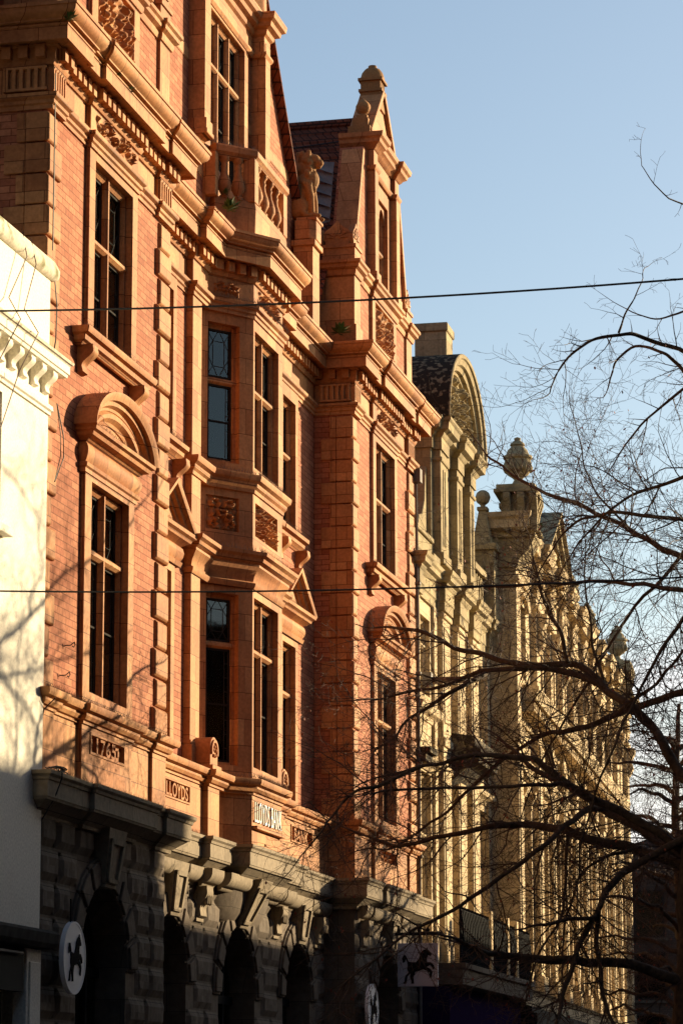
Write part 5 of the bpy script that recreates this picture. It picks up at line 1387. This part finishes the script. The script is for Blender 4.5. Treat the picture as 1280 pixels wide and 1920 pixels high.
LIMBS = [
    [(5.31,41.0,3.88,0.031),(5.48,41.47,3.79,0.041),(5.77,42.22,3.75,0.052),(6.45,42.73,3.72,0.063),(7.27,43.45,3.67,0.074),(8.24,44.0,3.53,0.086),(8.26,44.0,5.31,0.086)],
    [(2.85,46.0,5.86,0.021),(3.37,45.84,5.68,0.029),(4.18,45.33,5.75,0.037),(5.02,45.08,5.87,0.046),(5.52,45.27,5.9,0.054),(6.01,44.75,5.8,0.062),(6.53,44.52,5.62,0.07),(7.23,44.67,5.47,0.079),(8.25,44.2,5.08,0.086),(8.26,44.0,5.31,0.086)],
    [(3.56,41.0,3.31,0.012),(3.9,41.54,3.69,0.017),(4.22,42.27,4.11,0.022),(4.82,42.64,4.44,0.027),(5.37,43.27,4.91,0.032),(5.92,43.58,5.37,0.038),(6.19,44.37,5.74,0.043),(6.46,45.03,6.08,0.049),(6.66,45.4,6.16,0.054)],
    [(3.13,47.0,9.32,0.028),(3.63,46.79,9.19,0.033),(4.26,46.67,8.88,0.039),(4.8,46.41,8.69,0.044),(5.6,45.88,8.45,0.048),(6.08,46.0,8.5,0.053),(6.39,45.7,8.32,0.058),(6.71,45.33,8.0,0.063),(7.12,44.97,7.66,0.067),(7.44,45.16,7.36,0.073),(7.66,44.74,7.03,0.077),(7.87,44.63,6.65,0.082),(8.2,44.3,6.2,0.086),(8.26,44.0,5.47,0.086)],
    [(2.75,46.5,8.09,0.014),(3.18,46.53,8.13,0.021),(3.96,46.28,8.26,0.028),(4.61,46.22,8.43,0.035),(5.5,45.79,8.4,0.041),(5.96,45.83,8.34,0.048),(6.44,45.49,8.14,0.055),(6.71,45.35,8.0,0.061)],
    [(3.27,44.5,7.0,0.013),(3.48,45.09,7.32,0.02),(3.77,45.44,7.71,0.027),(4.37,45.42,8.06,0.034),(4.75,46.0,8.38,0.041)],
    [(4.74,48.0,7.29,0.029),(5.49,47.22,7.54,0.035),(5.96,46.66,7.5,0.042),(6.74,46.43,7.71,0.049),(7.22,45.57,7.72,0.055),(8.13,45.0,7.83,0.061),(8.27,44.0,6.98,0.061)],
    [(2.28,49.0,5.94,0.015),(2.67,48.86,5.96,0.019),(3.51,48.5,6.38,0.023),(4.03,48.4,6.83,0.028),(4.64,48.14,7.23,0.032),(4.74,48.0,7.29,0.036)],
    [(3.6,43.0,6.41,0.013),(3.91,43.05,6.5,0.02),(4.54,43.29,6.69,0.028),(4.85,43.42,6.75,0.035),(5.73,43.7,6.77,0.043),(6.04,43.72,6.58,0.05),(6.62,43.96,6.19,0.058),(7.24,44.05,5.89,0.065),(8.27,44.0,5.22,0.073),(8.26,44.0,5.31,0.073)],
    [(3.74,42.0,6.13,0.013),(4.0,42.59,6.21,0.018),(5.17,42.77,6.24,0.023),(5.95,42.86,6.24,0.028),(6.35,43.56,6.36,0.034),(6.74,43.72,6.12,0.039)],
    [(4.21,49.0,12.64,0.015),(4.61,48.57,12.24,0.022),(5.32,47.87,11.7,0.029),(6.26,47.03,11.16,0.035),(7.02,46.44,10.68,0.042),(7.79,45.52,10.07,0.048),(8.42,45.0,9.57,0.054),(8.53,44.0,8.66,0.054)],
    [(5.87,44.0,9.46,0.01),(6.19,43.97,9.97,0.015),(6.53,43.64,10.26,0.019),(7.01,43.29,10.3,0.023),(7.47,42.98,10.23,0.028),(8.64,43.0,9.93,0.032),(8.63,44.0,9.39,0.032)],
    [(4.07,47.0,9.92,0.011),(4.96,46.43,9.85,0.018),(6.09,45.74,9.74,0.026),(7.25,44.54,9.46,0.033),(8.51,44.0,9.07,0.04),(8.49,44.0,8.35,0.04)],
    [(6.47,42.0,11.86,0.009),(6.53,42.29,12.25,0.014),(6.77,42.24,12.49,0.018),(7.08,42.25,12.71,0.022),(7.44,42.47,12.84,0.026),(7.79,42.85,12.86,0.03),(8.39,43.04,12.6,0.035),(8.94,43.0,12.12,0.039),(8.86,44.0,11.62,0.039)],
    [(7.78,42.4,13.57,0.008),(7.67,42.14,13.23,0.011),(7.51,42.39,13.06,0.015),(7.44,42.3,12.82,0.019)],
    [(7.89,42.0,15.25,0.006),(8.13,42.11,14.88,0.009),(8.48,42.78,14.78,0.013),(9.08,43.0,14.48,0.016),(9.04,44.0,13.68,0.016)],
    [(6.89,45.0,12.63,0.01),(7.01,44.75,12.81,0.014),(7.12,44.86,13.07,0.018),(7.47,44.74,13.21,0.022),(7.87,44.34,13.0,0.025),(8.1,44.42,12.75,0.029),(8.59,44.0,11.96,0.033),(8.82,44.0,11.21,0.033)],
    [(6.27,46.0,12.37,0.007),(6.34,46.02,11.94,0.01),(6.41,46.03,11.55,0.012),(6.53,46.41,11.25,0.015),(6.82,46.25,10.91,0.018),(7.0,46.6,10.72,0.021)],
    [(6.45,45.5,10.41,0.008),(6.48,45.32,9.62,0.013),(6.51,45.4,9.1,0.018),(6.55,45.48,8.58,0.023),(6.7,45.4,8.01,0.027)],
    [(5.43,46.0,10.68,0.008),(5.57,45.76,10.21,0.013),(5.7,45.64,9.68,0.019),(5.79,45.99,9.34,0.024),(5.98,45.65,8.94,0.029),(6.13,45.68,8.45,0.034)],
    [(6.48,41.5,2.79,0.025),(6.49,42.15,3.15,0.032),(6.66,42.53,3.86,0.038),(6.91,42.69,4.39,0.045),(7.08,43.15,4.84,0.052),(7.41,43.59,5.15,0.059),(8.28,44.0,5.62,0.066),(8.26,44.0,5.31,0.066)],
    [(6.27,42.0,4.17,0.025),(6.52,42.32,4.27,0.028),(6.86,42.55,4.3,0.03),(6.9,42.75,4.39,0.032)],
    [(7.3,42.0,2.65,0.019),(7.19,42.22,2.82,0.024),(7.02,42.44,3.29,0.029),(6.89,42.78,4.02,0.034),(6.9,42.75,4.39,0.038)],
    [(5.0,47.0,7.33,0.028),(5.42,46.48,6.93,0.039),(6.12,45.93,6.5,0.05),(6.64,45.55,6.17,0.06),(7.49,44.79,5.6,0.07),(8.23,44.4,5.19,0.08),(8.26,44.0,5.31,0.08)],
    [(2.95,41.0,5.1,0.009),(3.22,41.18,5.49,0.014),(3.26,41.8,5.79,0.018),(3.65,41.85,6.16,0.023),(3.94,42.14,6.26,0.027),(4.44,42.4,6.53,0.032)],
    [(2.7,45.0,8.08,0.007),(3.16,44.62,7.56,0.009),(3.52,44.69,7.14,0.011),(3.6,44.6,7.25,0.013)],
    [(8.4,44.0,7.75,0.019),(8.37,43.0,8.32,0.019),(7.88,43.74,7.97,0.024),(7.35,44.16,7.65,0.029),(6.89,45.1,7.52,0.034)],
    [(8.74,44.0,10.31,0.033),(8.62,43.5,10.95,0.033),(7.94,43.81,10.84,0.027),(7.34,44.07,10.72,0.021),(6.77,44.03,10.25,0.016),(6.28,44.5,9.78,0.01)],
    [(8.97,44.0,12.93,0.02),(8.64,44.0,13.71,0.02),(8.12,44.23,13.55,0.016),(7.66,44.32,13.51,0.012),(7.31,44.5,13.75,0.008)],
    [(8.87,44.0,11.78,0.028),(8.41,46.0,13.04,0.028),(7.59,46.42,12.66,0.021),(7.04,46.59,12.2,0.015),(6.63,47.0,11.78,0.008)],
    [(8.62,44.0,9.35,0.034),(8.26,46.0,10.47,0.034),(7.52,46.4,9.89,0.03),(6.79,46.72,9.12,0.025),(6.18,46.66,8.1,0.02),(5.6,46.98,7.31,0.016),(5.07,47.5,6.35,0.011)],
    [(8.5,44.0,8.39,0.033),(8.49,43.5,9.03,0.033),(7.94,43.39,8.39,0.028),(7.53,43.33,7.69,0.023),(7.2,42.78,6.77,0.019),(6.8,42.68,5.69,0.014),(6.66,42.5,4.77,0.01)],
    [(6.21,44.7,5.65,0.027),(6.21,44.47,5.07,0.023),(6.18,44.06,4.42,0.02),(5.89,43.81,3.86,0.016),(5.72,43.6,3.16,0.013)],
    [(7.37,44.2,5.41,0.027),(7.03,43.81,5.32,0.023),(6.59,43.53,5.0,0.02),(6.37,43.35,4.29,0.016),(6.35,43.0,3.74,0.013)],
]
TRUNK = [(8.18, 44, -0.02, 0.44), (8.24, 44, 2.84, 0.393), (8.26, 44, 4.07, 0.361), (8.27, 44, 5.0, 0.33), (8.26, 44, 5.54, 0.251), (8.25, 44, 6.17, 0.189), (8.27, 44, 7.04, 0.157), (8.42, 44, 7.83, 0.141), (8.59, 44, 9.1, 0.141), (8.75, 44, 10.39, 0.11), (8.87, 44, 11.7, 0.079), (9.04, 44, 13.68, 0.039)]

# ------------------------------------------------------------------ bare street tree
tree = thing('bare_tree', (TRUNK[0][0], 44, 0), 'bare winter tree with dark arching branches spreading in front of the limestone fronts', 'tree')
def smooth(P, k=5):
    out = []
    for i in range(len(P) - 1):
        p0, p1, p2, p3 = P[max(i - 1, 0)], P[i], P[i + 1], P[min(i + 2, len(P) - 1)]
        for j in range(k):
            t = j / k
            out.append(tuple(.5 * (2 * b_ + (c_ - a_) * t + (2 * a_ - 5 * b_ + 4 * c_ - d_) * t * t + (3 * b_ - a_ - 3 * c_ + d_) * t ** 3) for a_, b_, c_, d_ in zip(p0, p1, p2, p3)))
    return out + [P[-1]]
tr = random.Random(11)
def wob(P, a):
    return [(x + a * noise.noise(Vector((x * 2.3, y * 2.3, z * 2.3))), y + a * noise.noise(Vector((x * 2.1 + 9, y * 2, z * 2))), z + a * noise.noise(Vector((x * 2.3, y * 2.3 + 5, z * 2.4))), max(.003, r * (1 + .12 * noise.noise(Vector((x * 7, y * 7, z * 7)))))) for x, y, z, r in P]
b = MB(); T = wob(smooth(TRUNK, 5), .05); b.tube([p[:3] for p in T], [p[3] for p in T], 16); b.build('trunk', 'bark', tree, smooth=True, angle=180)
TW = [0]
def twig(b, buds, p, d, l, r, lev, droop):
    k = max(3, int(l / .11)); pts = [Vector(p)]; rs = [r]; d = d.normalized()
    bend = Vector((tr.uniform(-1, 1), tr.uniform(-1, 1), tr.uniform(-.6, .6) + droop)) * .5
    for i in range(k):
        d = (d + bend * (.9 / k) + Vector((tr.gauss(0, .13), tr.gauss(0, .13), tr.gauss(0, .13)))).normalized()
        pts.append(pts[-1] + d * (l / k)); rs.append(max(.0022, r * (1 - .8 * (i + 1) / k)))
    b.tube(pts, rs, 4 if lev else 5); TW[0] += 1
    if lev < 3:
        m = max(2, int(l / (.17 if lev == 0 else .13)))
        for i in range(m):
            j = min(k, 1 + int((k) * (i + tr.random()) / m)); q = pts[j]; dd = (pts[j] - pts[j - 1]).normalized()
            sd = Vector((tr.gauss(0, 1), tr.gauss(0, 1), tr.gauss(0, 1))); sd = (sd - dd * sd.dot(dd)).normalized()
            nl = l * tr.uniform(.28, .55) * (1.1 - .5 * j / k)
            if nl > .07: twig(b, buds, q, dd * .75 + sd * .75, nl, max(.0024, rs[j] * .62), lev + 1, droop)
    elif tr.random() < .10:
        q = pts[-1]; s_ = Vector((tr.gauss(0, 1), tr.gauss(0, 1), tr.gauss(0, 1))).normalized() * .02; e = Vector((tr.gauss(0, .4), tr.gauss(0, .4), -1)).normalized() * .055
        buds.add([q, q + e * .5 + s_, q + e, q + e * .5 - s_], ((0, 1, 2, 3),), True)
tw = MB(); bud = MB()
for P in LIMBS:
    Q = wob(smooth(P, 5), .05)
    b = MB(); b.tube([p[:3] for p in Q], [p[3] for p in Q], 9); b.build('branch', 'bark', tree, smooth=True, angle=180)
    if P[0][3] > P[-1][3]: Q = Q[::-1]
    # twigs all along, thicker towards the tip
    acc = 0; L_ = sum((Vector(a[:3]) - Vector(c[:3])).length for a, c in zip(Q, Q[1:])); run = 0
    for a, c in zip(Q, Q[1:]):
        pa, pc = Vector(a[:3]), Vector(c[:3]); seg = (pc - pa).length; acc += seg; run += seg
        t = run / L_; gap = (.135 + .09 * t) * (2.2 if pa.z > 12.8 else 1)
        while acc > gap:
            acc -= gap
            dd = (pa - pc).normalized(); sd = Vector((tr.gauss(0, 1), tr.gauss(0, 1), tr.gauss(0, .8) + (.15 if pa.z > 9 else -.05)))
            sd = (sd - dd * sd.dot(dd)).normalized()
            q = pa.lerp(pc, tr.random())
            twig(tw, bud, q, dd * .55 + sd, tr.uniform(.45, 1.25) * ((.5 if pa.z > 12.8 else .85) if pa.z > 11.3 else 1.0 if pa.z > 5 else .8), min(.010, a[3] * .5), 1 if tr.random() < .62 else 0, -.15 if pa.z < 8 else .12)
    for j in range(2, len(Q) - 1, 3):
        if Q[j][2] > 12.6 or (Q[j][2] > 11.3 and j % 2): continue
        dd = (Vector(Q[j][:3]) - Vector(Q[j + 1][:3])).normalized(); sd = Vector((tr.gauss(0, 1), tr.gauss(0, .7), tr.gauss(0, 1))); sd = (sd - dd * sd.dot(dd)).normalized()
        twig(tw, bud, Q[j][:3], dd * .8 + sd, tr.uniform(1.1, 2.1), min(.014, Q[j][3] * .5), 0, -.35 if Q[j][2] < 8 else .1)
    twig(tw, bud, Q[0][:3], (Vector(Q[0][:3]) - Vector(Q[2][:3])), tr.uniform(.7, 1.1), max(.006, Q[0][3]), 0, 0)
tag(tw.build('twigs', 'twig', tree), kind='stuff'); tag(bud.build('dead_leaves', 'bud', tree), kind='stuff')

# a second bare tree farther along the pavement
tree2 = thing('bare_tree', (5.4, 66, 0), 'second bare tree farther down the street, thick with fine reddish twigs', 'tree')
b = MB(); T = wob(smooth([(5.4, 66, -.1, .26), (5.35, 66, 2.5, .22), (5.5, 66.1, 5, .17), (5.4, 65.9, 7.5, .10), (5.5, 66, 10.5, .04)], 6), .06); b.tube([p[:3] for p in T], [p[3] for p in T], 12); b.build('trunk', 'bark', tree2, smooth=True, angle=180)
tw = MB(); bud = MB()
for i in range(44):
    z = 3.2 + i * .15; a = i * 2.4 + tr.uniform(-.4, .4); l = tr.uniform(1.6, 2.9) * (1 - .025 * max(0, i - 20))
    p0 = Vector((5.42, 66, z)); P = []
    for j in range(6):
        t = j / 5; q = p0 + Vector((math.cos(a), math.sin(a), .55 - .35 * t)) * l * t; P.append((q.x, q.y, q.z, .055 * (1 - .8 * t) + .008))
    Q = wob(smooth(P, 4), .12); b = MB(); b.tube([p[:3] for p in Q], [p[3] for p in Q], 7); b.build('branch', 'bark', tree2, smooth=True, angle=180)
    for j in range(3, len(Q), 2):
        for _ in range(2):
            sd = Vector((tr.gauss(0, 1), tr.gauss(0, 1), tr.gauss(.1, .9))).normalized()
            twig(tw, bud, Q[j][:3], sd + Vector((math.cos(a), math.sin(a), 0)) * .6, tr.uniform(.5, 1.1), .008, 1, 0)
tag(tw.build('twigs', 'twig', tree2), kind='stuff'); tag(bud.build('dead_leaves', 'bud', tree2), kind='stuff')
